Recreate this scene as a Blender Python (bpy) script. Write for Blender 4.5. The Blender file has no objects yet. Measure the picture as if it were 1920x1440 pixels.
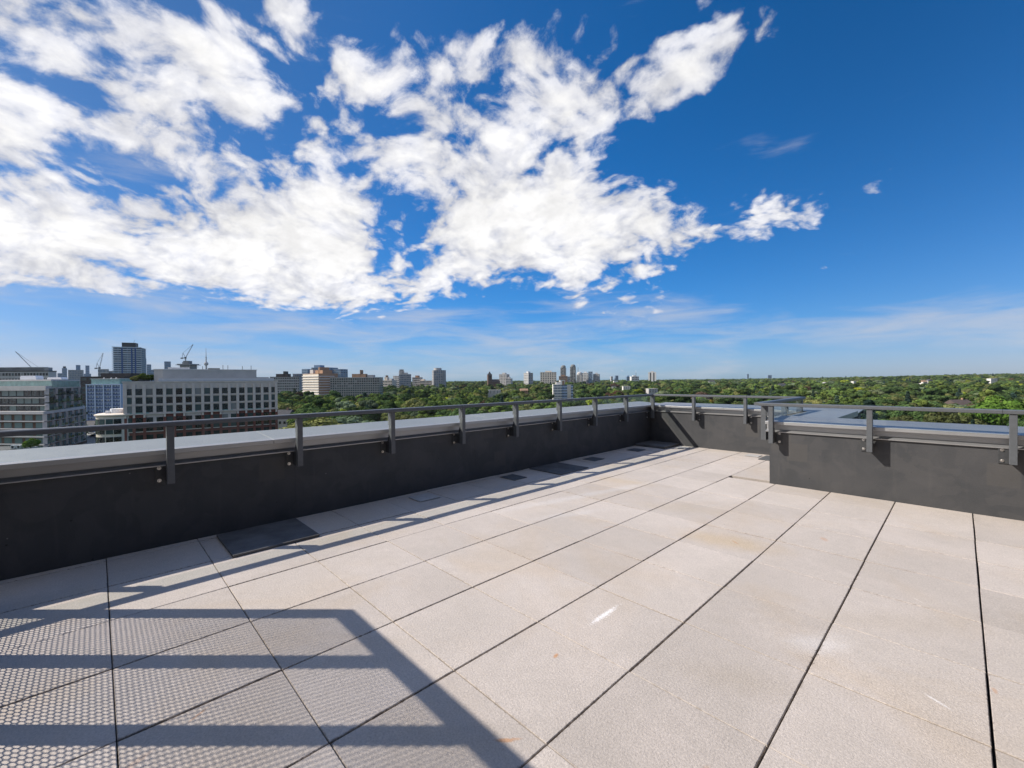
import bpy, math, random
import numpy as np
from mathutils import Vector, Matrix

# ------------------------------------------------------------------ camera, sky, sun, exposure
scene = bpy.context.scene
COL = scene.collection
R = math.radians
CAM = Vector((4.7908, -0.0421, 1.4371))
YAW = 0.804426
FWD = Vector((-math.sin(YAW), math.cos(YAW), 0))
RGT = Vector((math.cos(YAW), math.sin(YAW), 0))
cam_data = bpy.data.cameras.new('camera')
cam = bpy.data.objects.new('camera', cam_data)
COL.objects.link(cam)
cam.location = CAM
cam.rotation_euler = (1.561758, 0.008187, YAW)
cam_data.sensor_width = 36.0
cam_data.lens = 36.0 * 809.94 / 1920.0
cam_data.clip_start = 0.05
cam_data.clip_end = 20000
scene.camera = cam

SUN_DIR = Vector((-0.857, -0.870, 1.0)).normalized()
sun_data = bpy.data.lights.new('sun', 'SUN')
sun_data.energy = 4.8
sun_data.angle = R(0.48)
sun_data.color = (1.0, 0.93, 0.84)
sun = bpy.data.objects.new('sun', sun_data)
COL.objects.link(sun)
sun.rotation_euler = SUN_DIR.to_track_quat('Z', 'Y').to_euler()

scene.view_settings.view_transform = 'Standard'
scene.view_settings.look = 'None'
scene.view_settings.gamma = 1.0
scene.view_settings.exposure = 0.38
scene.cycles.use_denoising = True
scene.cycles.max_bounces = 8
scene.cycles.diffuse_bounces = 3
scene.cycles.glossy_bounces = 4
scene.cycles.transparent_max_bounces = 16
scene.cycles.caustics_reflective = False
scene.cycles.caustics_refractive = False

# cloud cover by bearing (columns, 110 degrees) and elevation (rows)
CLOUD = [
    [12, 12, 12, 12, 12, 12, 12, 12, 12, 12, 12, 12, 12, 12, 12, 12, 12, 12, 12, 12, 12, 12, 12, 12, 12, 12, 12, 12, 12, 12, 12, 12],
    [12, 12, 12, 12, 12, 12, 12, 12, 12, 12, 12, 12, 12, 12, 12, 12, 12, 12, 12, 12, 12, 12, 12, 12, 12, 12, 12, 12, 12, 12, 12, 12],
    [12, 12, 12, 12, 12, 12, 12, 12, 12, 12, 12, 12, 12, 12, 12, 12, 12, 12, 12, 12, 12, 12, 12, 12, 12, 12, 12, 12, 12, 12, 12, 12],
    [38, 24, 16, 15, 14, 13, 13, 14, 16, 20, 24, 15, 12, 12, 12, 12, 12, 13, 22, 23, 25, 23, 12, 12, 12, 12, 12, 12, 12, 12, 12, 12],
    [98, 91, 85, 81, 66, 54, 60, 70, 79, 86, 86, 53, 40, 23, 14, 12, 12, 20, 41, 39, 39, 33, 12, 12, 12, 12, 12, 12, 12, 12, 12, 12],
    [97, 100, 100, 100, 99, 98, 98, 98, 96, 94, 93, 56, 73, 72, 62, 37, 23, 57, 61, 55, 51, 28, 12, 12, 12, 12, 12, 12, 12, 12, 12, 12],
    [56, 85, 90, 89, 87, 96, 100, 100, 100, 100, 100, 43, 40, 73, 87, 92, 90, 92, 94, 81, 74, 69, 32, 18, 17, 14, 12, 12, 12, 12, 12, 12],
    [63, 67, 58, 45, 51, 44, 95, 100, 100, 100, 100, 56, 28, 66, 100, 100, 100, 100, 100, 100, 92, 74, 78, 80, 80, 76, 35, 12, 12, 12, 12, 12],
    [75, 59, 56, 42, 41, 41, 55, 92, 98, 100, 97, 42, 55, 79, 100, 100, 100, 100, 100, 100, 96, 75, 62, 29, 52, 18, 12, 12, 12, 12, 12, 12],
    [34, 72, 75, 75, 73, 70, 52, 62, 90, 91, 90, 43, 74, 74, 85, 99, 100, 99, 93, 81, 69, 53, 15, 12, 12, 12, 12, 12, 12, 12, 12, 12],
    [72, 49, 35, 36, 75, 72, 48, 28, 38, 89, 39, 66, 74, 74, 74, 76, 79, 75, 74, 46, 14, 12, 12, 12, 12, 12, 12, 12, 12, 12, 12, 12],
    [14, 65, 71, 66, 75, 78, 77, 73, 40, 42, 43, 74, 74, 74, 74, 74, 74, 74, 74, 48, 14, 12, 12, 12, 12, 12, 12, 12, 12, 12, 12, 12],
    [14, 14, 46, 72, 84, 85, 85, 77, 62, 33, 52, 46, 48, 69, 74, 74, 74, 74, 74, 74, 50, 24, 13, 12, 12, 12, 12, 12, 12, 12, 12, 12],
    [14, 14, 48, 24, 59, 84, 85, 53, 16, 33, 59, 70, 71, 61, 45, 46, 74, 74, 74, 58, 58, 68, 66, 39, 18, 12, 12, 12, 12, 12, 12, 12],
    [14, 14, 47, 24, 15, 13, 64, 76, 66, 36, 62, 70, 48, 72, 69, 45, 46, 55, 71, 44, 42, 44, 53, 60, 63, 19, 12, 12, 12, 12, 12, 12],
    [14, 14, 45, 24, 15, 13, 15, 31, 68, 62, 31, 40, 41, 42, 60, 73, 68, 44, 44, 47, 41, 39, 36, 28, 35, 17, 12, 12, 12, 12, 12, 12],
    [14, 14, 44, 25, 15, 13, 15, 31, 60, 39, 20, 12, 13, 14, 17, 23, 39, 39, 33, 20, 15, 16, 18, 21, 35, 17, 12, 12, 12, 12, 12, 12],
    [14, 14, 42, 25, 15, 13, 15, 30, 60, 39, 20, 12, 12, 12, 12, 12, 14, 21, 18, 15, 15, 16, 18, 21, 35, 17, 12, 12, 12, 12, 12, 12],
    [14, 14, 39, 25, 15, 13, 15, 30, 61, 39, 21, 12, 12, 12, 12, 12, 14, 21, 18, 15, 15, 16, 18, 21, 35, 18, 12, 12, 12, 12, 12, 12],
]
VEIL = [
    [24, 25, 26, 27, 39, 42, 43, 43, 44, 44, 45, 45, 45, 46, 46, 46, 47, 47, 47, 47, 48, 48, 48, 48, 9, 0, 0, 0, 0, 0, 0, 0],
    [34, 34, 36, 34, 49, 52, 52, 52, 52, 52, 52, 52, 52, 52, 52, 52, 52, 52, 52, 52, 52, 52, 52, 52, 10, 1, 1, 1, 2, 3, 6, 9],
    [34, 34, 36, 34, 49, 52, 52, 52, 52, 52, 52, 52, 52, 52, 52, 52, 52, 52, 52, 52, 52, 52, 52, 52, 17, 22, 29, 36, 44, 54, 63, 70],
    [18, 25, 29, 32, 48, 51, 52, 52, 52, 52, 52, 52, 52, 52, 52, 52, 52, 52, 52, 52, 52, 52, 52, 53, 46, 64, 68, 71, 73, 71, 67, 62],
    [22, 8, 6, 9, 45, 47, 48, 49, 50, 51, 51, 55, 57, 53, 52, 52, 50, 50, 50, 50, 50, 51, 56, 58, 55, 43, 47, 52, 55, 54, 52, 39],
    [73, 66, 49, 38, 52, 55, 56, 57, 58, 59, 57, 60, 64, 59, 57, 56, 47, 45, 47, 48, 51, 58, 60, 51, 27, 6, 7, 10, 13, 17, 9, 1],
    [28, 61, 68, 62, 55, 50, 48, 45, 41, 35, 34, 36, 40, 41, 39, 39, 32, 38, 49, 53, 57, 53, 37, 15, 2, 0, 0, 0, 0, 0, 0, 0],
    [0, 4, 12, 9, 7, 5, 5, 5, 4, 3, 3, 4, 5, 7, 7, 7, 13, 41, 51, 48, 37, 21, 6, 0, 0, 0, 0, 0, 0, 0, 0, 0],
    [0, 0, 0, 0, 0, 0, 0, 0, 0, 0, 0, 0, 0, 0, 0, 2, 26, 37, 28, 16, 6, 1, 0, 0, 0, 0, 0, 0, 0, 0, 0, 0],
    [0, 0, 0, 0, 0, 0, 0, 0, 0, 0, 0, 0, 0, 0, 0, 3, 13, 8, 3, 1, 0, 0, 0, 0, 0, 0, 0, 0, 0, 0, 0, 0],
    [0, 0, 0, 0, 0, 0, 0, 0, 0, 0, 0, 0, 0, 0, 0, 0, 1, 0, 0, 0, 0, 0, 0, 0, 0, 0, 0, 0, 0, 0, 0, 0],
    [21, 0, 0, 0, 0, 0, 0, 0, 0, 0, 0, 0, 0, 0, 0, 0, 0, 0, 0, 0, 0, 0, 0, 0, 0, 0, 0, 0, 0, 0, 0, 0],
    [3, 25, 6, 2, 1, 0, 0, 0, 0, 0, 0, 0, 0, 0, 0, 0, 0, 0, 0, 0, 0, 0, 0, 0, 0, 0, 0, 0, 0, 0, 0, 0],
    [3, 2, 28, 34, 26, 18, 2, 0, 0, 0, 0, 0, 0, 0, 0, 0, 0, 0, 0, 0, 0, 0, 0, 0, 0, 0, 0, 1, 16, 0, 0, 0],
    [29, 3, 1, 13, 35, 45, 15, 0, 0, 0, 0, 0, 0, 0, 0, 0, 0, 0, 0, 0, 0, 0, 0, 0, 0, 0, 0, 2, 3, 0, 0, 0],
    [23, 28, 6, 0, 2, 12, 15, 0, 0, 0, 0, 0, 0, 0, 0, 0, 0, 0, 0, 0, 0, 0, 0, 0, 0, 4, 0, 0, 0, 0, 0, 0],
    [0, 26, 29, 16, 0, 0, 1, 0, 0, 0, 0, 0, 0, 0, 0, 0, 0, 0, 0, 0, 0, 0, 0, 0, 21, 33, 0, 0, 0, 0, 0, 0],
    [0, 1, 18, 21, 0, 0, 0, 0, 0, 0, 0, 0, 0, 0, 0, 0, 0, 0, 0, 0, 0, 0, 0, 0, 29, 11, 0, 12, 4, 0, 0, 0],
    [0, 0, 0, 1, 0, 0, 0, 0, 0, 0, 0, 0, 0, 0, 0, 0, 0, 0, 0, 0, 0, 0, 0, 0, 1, 0, 0, 3, 0, 0, 0, 0],
    [0, 0, 0, 0, 0, 0, 0, 0, 0, 0, 0, 0, 0, 0, 0, 0, 0, 0, 0, 0, 0, 0, 0, 0, 0, 0, 0, 0, 0, 0, 0, 0],
    [0, 0, 0, 0, 0, 0, 0, 0, 0, 0, 0, 0, 0, 0, 0, 0, 0, 0, 0, 0, 0, 0, 0, 0, 0, 0, 0, 0, 0, 0, 0, 0],
]


class Nodes:
    """Small helper for building node trees."""
    def __init__(s, tree):
        s.t = tree; s.n = tree.nodes; s.l = tree.links
        s.n.clear()
    def new(s, kind, **kw):
        nd = s.n.new(kind)
        for k, v in kw.items():
            setattr(nd, k, v)
        return nd
    def put(s, sock, v):
        if isinstance(v, bpy.types.NodeSocket):
            s.l.new(v, sock)
        elif v is not None:
            sock.default_value = v
    def math(s, op, a, b=None, c=None, clamp=False):
        nd = s.new('ShaderNodeMath', operation=op, use_clamp=clamp)
        for i, v in enumerate((a, b, c)):
            s.put(nd.inputs[i], v)
        return nd.outputs[0]
    def vmath(s, op, a, b=None):
        nd = s.new('ShaderNodeVectorMath', operation=op)
        s.put(nd.inputs[0], a)
        if op == 'SCALE':
            s.put(nd.inputs['Scale'], b)
        else:
            s.put(nd.inputs[1], b)
        return nd.outputs['Value'] if op in ('DOT_PRODUCT', 'LENGTH', 'DISTANCE') else nd.outputs[0]
    def noise(s, vec, scale, detail=4, rough=0.55, dist=0.0, lac=2.0):
        nd = s.new('ShaderNodeTexNoise')
        s.put(nd.inputs['Vector'], vec)
        nd.inputs['Scale'].default_value = scale
        nd.inputs['Detail'].default_value = detail
        nd.inputs['Roughness'].default_value = rough
        nd.inputs['Distortion'].default_value = dist
        nd.inputs['Lacunarity'].default_value = lac
        return nd.outputs['Fac']
    def step(s, v, lo, hi, a=0.0, b=1.0, smooth=True):
        nd = s.new('ShaderNodeMapRange')
        nd.interpolation_type = 'SMOOTHSTEP' if smooth else 'LINEAR'
        nd.clamp = True
        for i, x in enumerate((v, lo, hi, a, b)):
            s.put(nd.inputs[i], x)
        return nd.outputs[0]
    def mix(s, f, a, b, blend='MIX'):
        nd = s.new('ShaderNodeMix', data_type='RGBA', blend_type=blend)
        s.put(nd.inputs[0], f)
        for i, v in ((6, a), (7, b)):
            s.put(nd.inputs[i], (*v, 1.0) if isinstance(v, tuple) and len(v) == 3 else v)
        return nd.outputs[2]

def build_world():
    world = bpy.data.worlds.new('World')
    scene.world = world
    world.use_nodes = True
    N = Nodes(world.node_tree)
    sky = N.new('ShaderNodeTexSky', sky_type='NISHITA')
    sky.sun_disc = False
    sky.sun_elevation = math.asin(SUN_DIR.z)
    sky.sun_rotation = math.atan2(SUN_DIR.x, SUN_DIR.y)
    sky.altitude = 150
    sky.air_density = 1.0
    sky.dust_density = 0.3
    sky.ozone_density = 2.0
    # polarised, deeper blue than the raw model: red falls off with its square
    sc = N.new('ShaderNodeSeparateColor')
    N.l.new(sky.outputs[0], sc.inputs[0])
    hs = N.new('ShaderNodeCombineColor')
    N.put(hs.inputs[0], N.math('MULTIPLY', N.math('MULTIPLY', sc.outputs[0], sc.outputs[0]), 0.056 * SKY_GAIN))
    N.put(hs.inputs[1], N.math('MULTIPLY', sc.outputs[1], 0.60 * SKY_GAIN))
    N.put(hs.inputs[2], N.math('MULTIPLY', sc.outputs[2], 1.10 * SKY_GAIN))
    tc = N.new('ShaderNodeTexCoord')
    d = N.vmath('NORMALIZE', tc.outputs['Generated'])
    cg = N.vmath('DOT_PRODUCT', d, tuple(SUN_DIR))
    pol = N.math('SUBTRACT', 1.0, N.math('MULTIPLY', cg, cg), clamp=True)   # polarisation is strongest at right angles to the sun
    skyc = N.mix(N.math('POWER', pol, 0.5), N.vmath('SCALE', sky.outputs[0], 0.8 * SKY_GAIN), hs.outputs[0])
    sep = N.new('ShaderNodeSeparateXYZ')
    N.l.new(d, sep.inputs[0])
    z = sep.outputs[2]
    az = N.math('ARCTAN2', N.vmath('DOT_PRODUCT', d, tuple(RGT)), N.vmath('DOT_PRODUCT', d, tuple(FWD)))
    el = N.math('MULTIPLY', N.math('ARCSINE', z), 180 / math.pi)
    az01 = N.math('MULTIPLY_ADD', az, 180 / math.pi / 110.0, 0.5)
    def table(rows, step):
        total = None
        top = step * (len(rows) - 1)
        e = N.math('DIVIDE', N.math('MINIMUM', el, top), step)
        for i, row in enumerate(rows):
            vals = [v / 100 for v in row]
            w = N.math('SUBTRACT', 1.0, N.math('ABSOLUTE', N.math('SUBTRACT', e, float(i))), clamp=True)
            if max(vals) - min(vals) < 0.01:
                v = N.math('MULTIPLY', w, vals[0])
            else:
                rp = N.new('ShaderNodeValToRGB')
                cr = rp.color_ramp
                cr.interpolation = 'B_SPLINE' if False else 'LINEAR'
                while len(cr.elements) < len(vals):
                    cr.elements.new(0.5)
                for k, v in enumerate(vals):
                    cr.elements[k].position = k / (len(vals) - 1)
                for k, v in enumerate(vals):
                    cr.elements[k].color = (v, v, v, 1)
                N.put(rp.inputs[0], az01)
                v = N.math('MULTIPLY', w, rp.outputs[0])
            total = v if total is None else N.math('ADD', total, v)
        return total
    dens = table(CLOUD, 2.5)
    veil = table(VEIL, 1.5)
    fc = N.new('ShaderNodeFloatCurve'); cm = fc.mapping; cv = cm.curves[0]
    cm.use_clip = False
    for x_, y_ in ((0.12, -0.13), (0.25, 0.12), (0.40, 0.36), (0.60, 0.53), (0.75, 0.66), (0.90, 0.82)): cv.points.new(x_, y_)
    cv.points[0].location = (0.0, -0.3); cv.points[-1].location = (1.0, 1.0)
    cm.update()
    N.put(fc.inputs['Value'], dens)
    dens = N.math('MULTIPLY_ADD', fc.outputs[0], 1.4, -0.17)
    # broken cloud added out of view, behind and overhead, to raise ambient light
    dens = N.math('ADD', dens, N.step(N.math('ABSOLUTE', az), R(62), R(95), 0.0, 0.70))
    dens = N.math('ADD', dens, N.step(el, 47.0, 62.0, 0.0, 0.28))
    # cloud layer coordinates: a curved deck overhead
    zz = N.math('ADD', N.math('MAXIMUM', z, 0.0), 0.42)
    deck = N.vmath('DIVIDE', d, None)
    comb = N.new('ShaderNodeCombineXYZ')
    for i in range(3):
        N.put(comb.inputs[i], zz)
    N.put(deck.node.inputs[1], comb.outputs[0])
    warp = N.new('ShaderNodeTexNoise')
    warp.inputs['Scale'].default_value = 3.0
    warp.inputs['Detail'].default_value = 3
    N.put(warp.inputs['Vector'], deck)
    wv = N.vmath('SCALE', N.vmath('SUBTRACT', warp.outputs['Color'], (0.5, 0.5, 0.5)), 0.16)
    q = N.vmath('ADD', deck, wv)
    n1 = N.noise(q, 7.5, 9, 0.58)
    n2 = N.noise(q, 26.0, 8, 0.64)
    n3 = N.noise(N.vmath('ADD', q, (0.016, 0.016, -0.030)), 7.5, 7, 0.60)
    vo = N.new('ShaderNodeTexVoronoi', feature='SMOOTH_F1'); vo.inputs['Scale'].default_value = 12.0; vo.inputs['Smoothness'].default_value = 0.6
    N.put(vo.inputs['Vector'], N.vmath('ADD', q, wv))
    t = N.math('ADD', dens, N.math('ADD', N.math('MULTIPLY', N.math('SUBTRACT', n1, 0.5), 1.9),
                                   N.math('MULTIPLY', N.math('SUBTRACT', n2, 0.5), 1.0)))
    vo2 = N.new('ShaderNodeTexVoronoi', feature='SMOOTH_F1'); vo2.inputs['Scale'].default_value = 29.0; vo2.inputs['Smoothness'].default_value = 0.5
    N.put(vo2.inputs['Vector'], N.vmath('ADD', q, wv))
    t = N.math('ADD', t, N.math('MULTIPLY', N.math('SUBTRACT', 0.42, vo.outputs['Distance']), 0.75))
    t = N.math('ADD', t, N.math('MULTIPLY', N.math('SUBTRACT', 0.42, vo2.outputs['Distance']), 0.42))
    alpha = N.step(t, CLOUD_LO, CLOUD_LO + 0.50)
    # thin streaks
    stretch = N.vmath('MULTIPLY', d, (1.0, 1.0, 7.0))
    s1 = N.noise(stretch, 5.0, 7, 0.6, 0.4)
    valpha = N.math('MULTIPLY', N.step(N.math('ADD', veil, N.math('MULTIPLY', N.math('SUBTRACT', s1, 0.5), 1.5)), 0.20, 0.95), 0.62)
    shade = N.step(N.math('SUBTRACT', n1, n3), -0.14, 0.14)
    core = N.step(t, 0.45, 1.2)
    lum = N.math('ADD', N.math('MULTIPLY', shade, 0.13), N.math('MULTIPLY_ADD', core, 0.22, 0.72))
    soft = N.step(N.noise(N.vmath('ADD', deck, (4.1, 2.2, 0.7)), 5.0, 5, 0.55), 0.35, 0.65, -0.10, 0.05)   # greyer, thicker bellies
    lum = N.math('ADD', lum, soft)
    cloud = N.mix(core, (0.90, 0.92, 1.02), (1.0, 0.99, 0.985))
    cl = N.vmath('SCALE', cloud, N.math('MULTIPLY', lum, CLOUD_LUM))
    vcol = N.vmath('SCALE', N.mix(0.5, (0.92, 0.93, 1.0), (0.92, 0.93, 1.0)), CLOUD_LUM * 0.66)
    skyc = N.vmath('SCALE', skyc, N.step(N.math('ABSOLUTE', az), R(8), R(48), 1.24, 1.0))
    skyc = N.vmath('SCALE', skyc, N.step(el, 46.0, 65.0, 1.0, 3.0))      # gain added to unseen overhead sky to fill floor shade
    c = N.mix(valpha, skyc, vcol)
    c = N.mix(alpha, c, cl)
    bg = N.new('ShaderNodeBackground')
    N.put(bg.inputs[0], c)
    bg.inputs[1].default_value = SKY_STRENGTH
    out = N.new('ShaderNodeOutputWorld')
    N.l.new(bg.outputs[0], out.inputs[0])
    world.cycles.sampling_method = 'MANUAL'
    world.cycles.sample_map_resolution = 512

SKY_STRENGTH = 0.10
SKY_GAIN = 0.77
CLOUD_LUM = 7.7
CLOUD_LO = 0.20
build_world()

# ------------------------------------------------------------------ material helpers
MATS = {}
def principled(name, color, rough=0.6, metal=0.0, spec=0.5, var=0.0, vscale=3.0, bump=0.0, bscale=40.0, coat=0.0):
    m = bpy.data.materials.new(name); m.use_nodes = True
    N = Nodes(m.node_tree)
    b = N.new('ShaderNodeBsdfPrincipled')
    b.inputs['Base Color'].default_value = (*color, 1)
    b.inputs['Roughness'].default_value = rough
    b.inputs['Metallic'].default_value = metal
    b.inputs['Specular IOR Level'].default_value = spec
    b.inputs['Coat Weight'].default_value = coat
    tc = N.new('ShaderNodeTexCoord')
    if var:
        f = N.noise(tc.outputs['Object'], vscale, 5, 0.6)
        k = N.step(f, 0.3, 0.7, 1 - var, 1 + var, smooth=False)
        N.put(b.inputs['Base Color'], N.vmath('SCALE', tuple(color), k))
    if bump:
        bp = N.new('ShaderNodeBump')
        bp.inputs['Strength'].default_value = bump
        bp.inputs['Distance'].default_value = 0.01
        N.put(bp.inputs['Height'], N.noise(tc.outputs['Object'], bscale, 4, 0.6))
        N.l.new(bp.outputs[0], b.inputs['Normal'])
    o = N.new('ShaderNodeOutputMaterial')
    N.l.new(b.outputs[0], o.inputs[0])
    MATS[name] = m
    return m

def glass_pane_mat(name, tint=(0.86, 0.93, 0.91), refl=1.0):
    m = bpy.data.materials.new(name); m.use_nodes = True
    N = Nodes(m.node_tree)
    tr = N.new('ShaderNodeBsdfTransparent'); tr.inputs[0].default_value = (*tint, 1)
    gl = N.new('ShaderNodeBsdfGlossy'); gl.inputs['Roughness'].default_value = 0.02
    gl.inputs[0].default_value = (0.9, 0.95, 0.95, 1)
    fr = N.new('ShaderNodeFresnel'); ge = N.new('ShaderNodeNewGeometry')
    N.put(fr.inputs[0], N.math('MULTIPLY_ADD', ge.outputs['Backfacing'], 1 / 1.45 - 1.45, 1.45))   # same pane reflection from both sides
    mx = N.new('ShaderNodeMixShader')
    N.put(mx.inputs[0], N.math('MULTIPLY', fr.outputs[0], refl))
    N.l.new(tr.outputs[0], mx.inputs[1]); N.l.new(gl.outputs[0], mx.inputs[2])
    o = N.new('ShaderNodeOutputMaterial'); N.l.new(mx.outputs[0], o.inputs[0])
    MATS[name] = m
    return m

# ------------------------------------------------------------------ mesh helpers
class MB:
    """Collects faces for one mesh object."""
    def __init__(s):
        s.v = []; s.f = []; s.mi = []; s.cur = 0
    def add(s, verts, faces):
        o = len(s.v)
        s.v.extend([tuple(p) for p in verts])
        for f in faces:
            s.f.append([i + o for i in f]); s.mi.append(s.cur)
        return s
    def box(s, x0, x1, y0, y1, z0, z1, M=None):
        vs = [(x0, y0, z0), (x1, y0, z0), (x1, y1, z0), (x0, y1, z0), (x0, y0, z1), (x1, y0, z1), (x1, y1, z1), (x0, y1, z1)]
        if M is not None:
            vs = [M @ Vector(p) for p in vs]
        return s.add(vs, [(0, 3, 2, 1), (4, 5, 6, 7), (0, 1, 5, 4), (1, 2, 6, 5), (2, 3, 7, 6), (3, 0, 4, 7)])
    def bar(s, a, b, w, h=None):
        """rectangular bar from a to b"""
        a, b = Vector(a), Vector(b); h = h or w
        d = (b - a).normalized()
        u = d.cross(Vector((0, 0, 1)))
        if u.length < 1e-4: u = Vector((1, 0, 0))
        u.normalize(); n = u.cross(d)
        vs = [p + u * sx * w / 2 + n * sy * h / 2 for p in (a, b) for sx, sy in ((-1, -1), (1, -1), (1, 1), (-1, 1))]
        return s.add(vs, [(0, 1, 2, 3), (7, 6, 5, 4), (0, 4, 5, 1), (1, 5, 6, 2), (2, 6, 7, 3), (3, 7, 4, 0)])
    def prism(s, pts, z0, z1, M=None):
        """closed outline pts (x,y), counter-clockwise, extruded in z"""
        n = len(pts)
        vs = [(x, y, z0) for x, y in pts] + [(x, y, z1) for x, y in pts]
        if M is not None: vs = [M @ Vector(p) for p in vs]
        return s.add(vs, [tuple(range(n))[::-1], tuple(range(n, 2 * n))] + [(i, (i + 1) % n, n + (i + 1) % n, n + i) for i in range(n)])
    def extrude(s, prof, frame, L):
        """profile (a,b) swept along local x from 0 to L; frame maps (x,a,b) to world"""
        n = len(prof)
        vs = [frame(0, a, b) for a, b in prof] + [frame(L, a, b) for a, b in prof]
        return s.add(vs, [tuple(range(n))[::-1], tuple(range(n, 2 * n))] + [(i, (i + 1) % n, n + (i + 1) % n, n + i) for i in range(n)])
    def cyl(s, c, r, h, n=16, r2=None, axis=(0, 0, 1), cap=True):
        r2 = r if r2 is None else r2
        c = Vector(c); ax = Vector(axis).normalized()
        u = ax.orthogonal().normalized(); w = ax.cross(u)
        vs = []
        for k, (rr, hh) in enumerate(((r, 0), (r2, h))):
            for i in range(n):
                t = 2 * math.pi * i / n
                vs.append(c + ax * hh + (u * math.cos(t) + w * math.sin(t)) * rr)
        fs = [(i, (i + 1) % n, n + (i + 1) % n, n + i) for i in range(n)]
        if cap: fs += [tuple(range(n))[::-1], tuple(range(n, 2 * n))]
        return s.add(vs, fs)
    def lathe(s, c, prof, n=16):
        c = Vector(c); vs = []; m = len(prof)
        for r, z in prof:
            for i in range(n):
                t = 2 * math.pi * i / n
                vs.append(c + Vector((r * math.cos(t), r * math.sin(t), z)))
        fs = [(k * n + i, k * n + (i + 1) % n, (k + 1) * n + (i + 1) % n, (k + 1) * n + i) for k in range(m - 1) for i in range(n)]
        fs += [tuple(range(n))[::-1], tuple(range((m - 1) * n, m * n))]
        return s.add(vs, fs)
    def mesh(s, name, mats):
        me = bpy.data.meshes.new(name)
        me.from_pydata(s.v, [], s.f)
        if not isinstance(mats, (list, tuple)): mats = [mats]
        for m in mats: me.materials.append(m)
        if len(mats) > 1: me.polygons.foreach_set('material_index', s.mi)
        me.update()
        return me
    def build(s, name, mats, parent=None, bevel=0.0, smooth=False):
        return link(name, s.mesh(name, mats), parent, bevel, smooth)

def link(name, me, parent=None, bevel=0.0, smooth=False):
    o = bpy.data.objects.new(name, me)
    COL.objects.link(o)
    if parent is not None: o.parent = parent
    if bevel:
        md = o.modifiers.new('bevel', 'BEVEL'); md.width = bevel; md.segments = 2; md.limit_method = 'ANGLE'
    if smooth:
        me.polygons.foreach_set('use_smooth', [True] * len(me.polygons))
    return o

def tag(o, label=None, cat=None, group=None, kind=None):
    if label: o['label'] = label
    if cat: o['category'] = cat
    if group: o['group'] = group
    if kind: o['kind'] = kind
    return o

def thing(name, label, cat, loc=(0, 0, 0), rz=0.0, group=None):
    o = bpy.data.objects.new(name, None)
    o.empty_display_size = 0.3
    COL.objects.link(o)
    o.location = loc; o.rotation_euler = (0, 0, rz)
    return tag(o, label, cat, group)

def children_of(o):
    return [c for c in bpy.data.objects if c.parent == o]

def copy_tree(o, parent=None, kids=None):
    c = o.copy(); COL.objects.link(c)
    if parent is not None: c.parent = parent
    for ch in (kids if kids is not None else children_of(o)):
        copy_tree(ch, c, [] if kids is not None else None)
    return c

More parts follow.
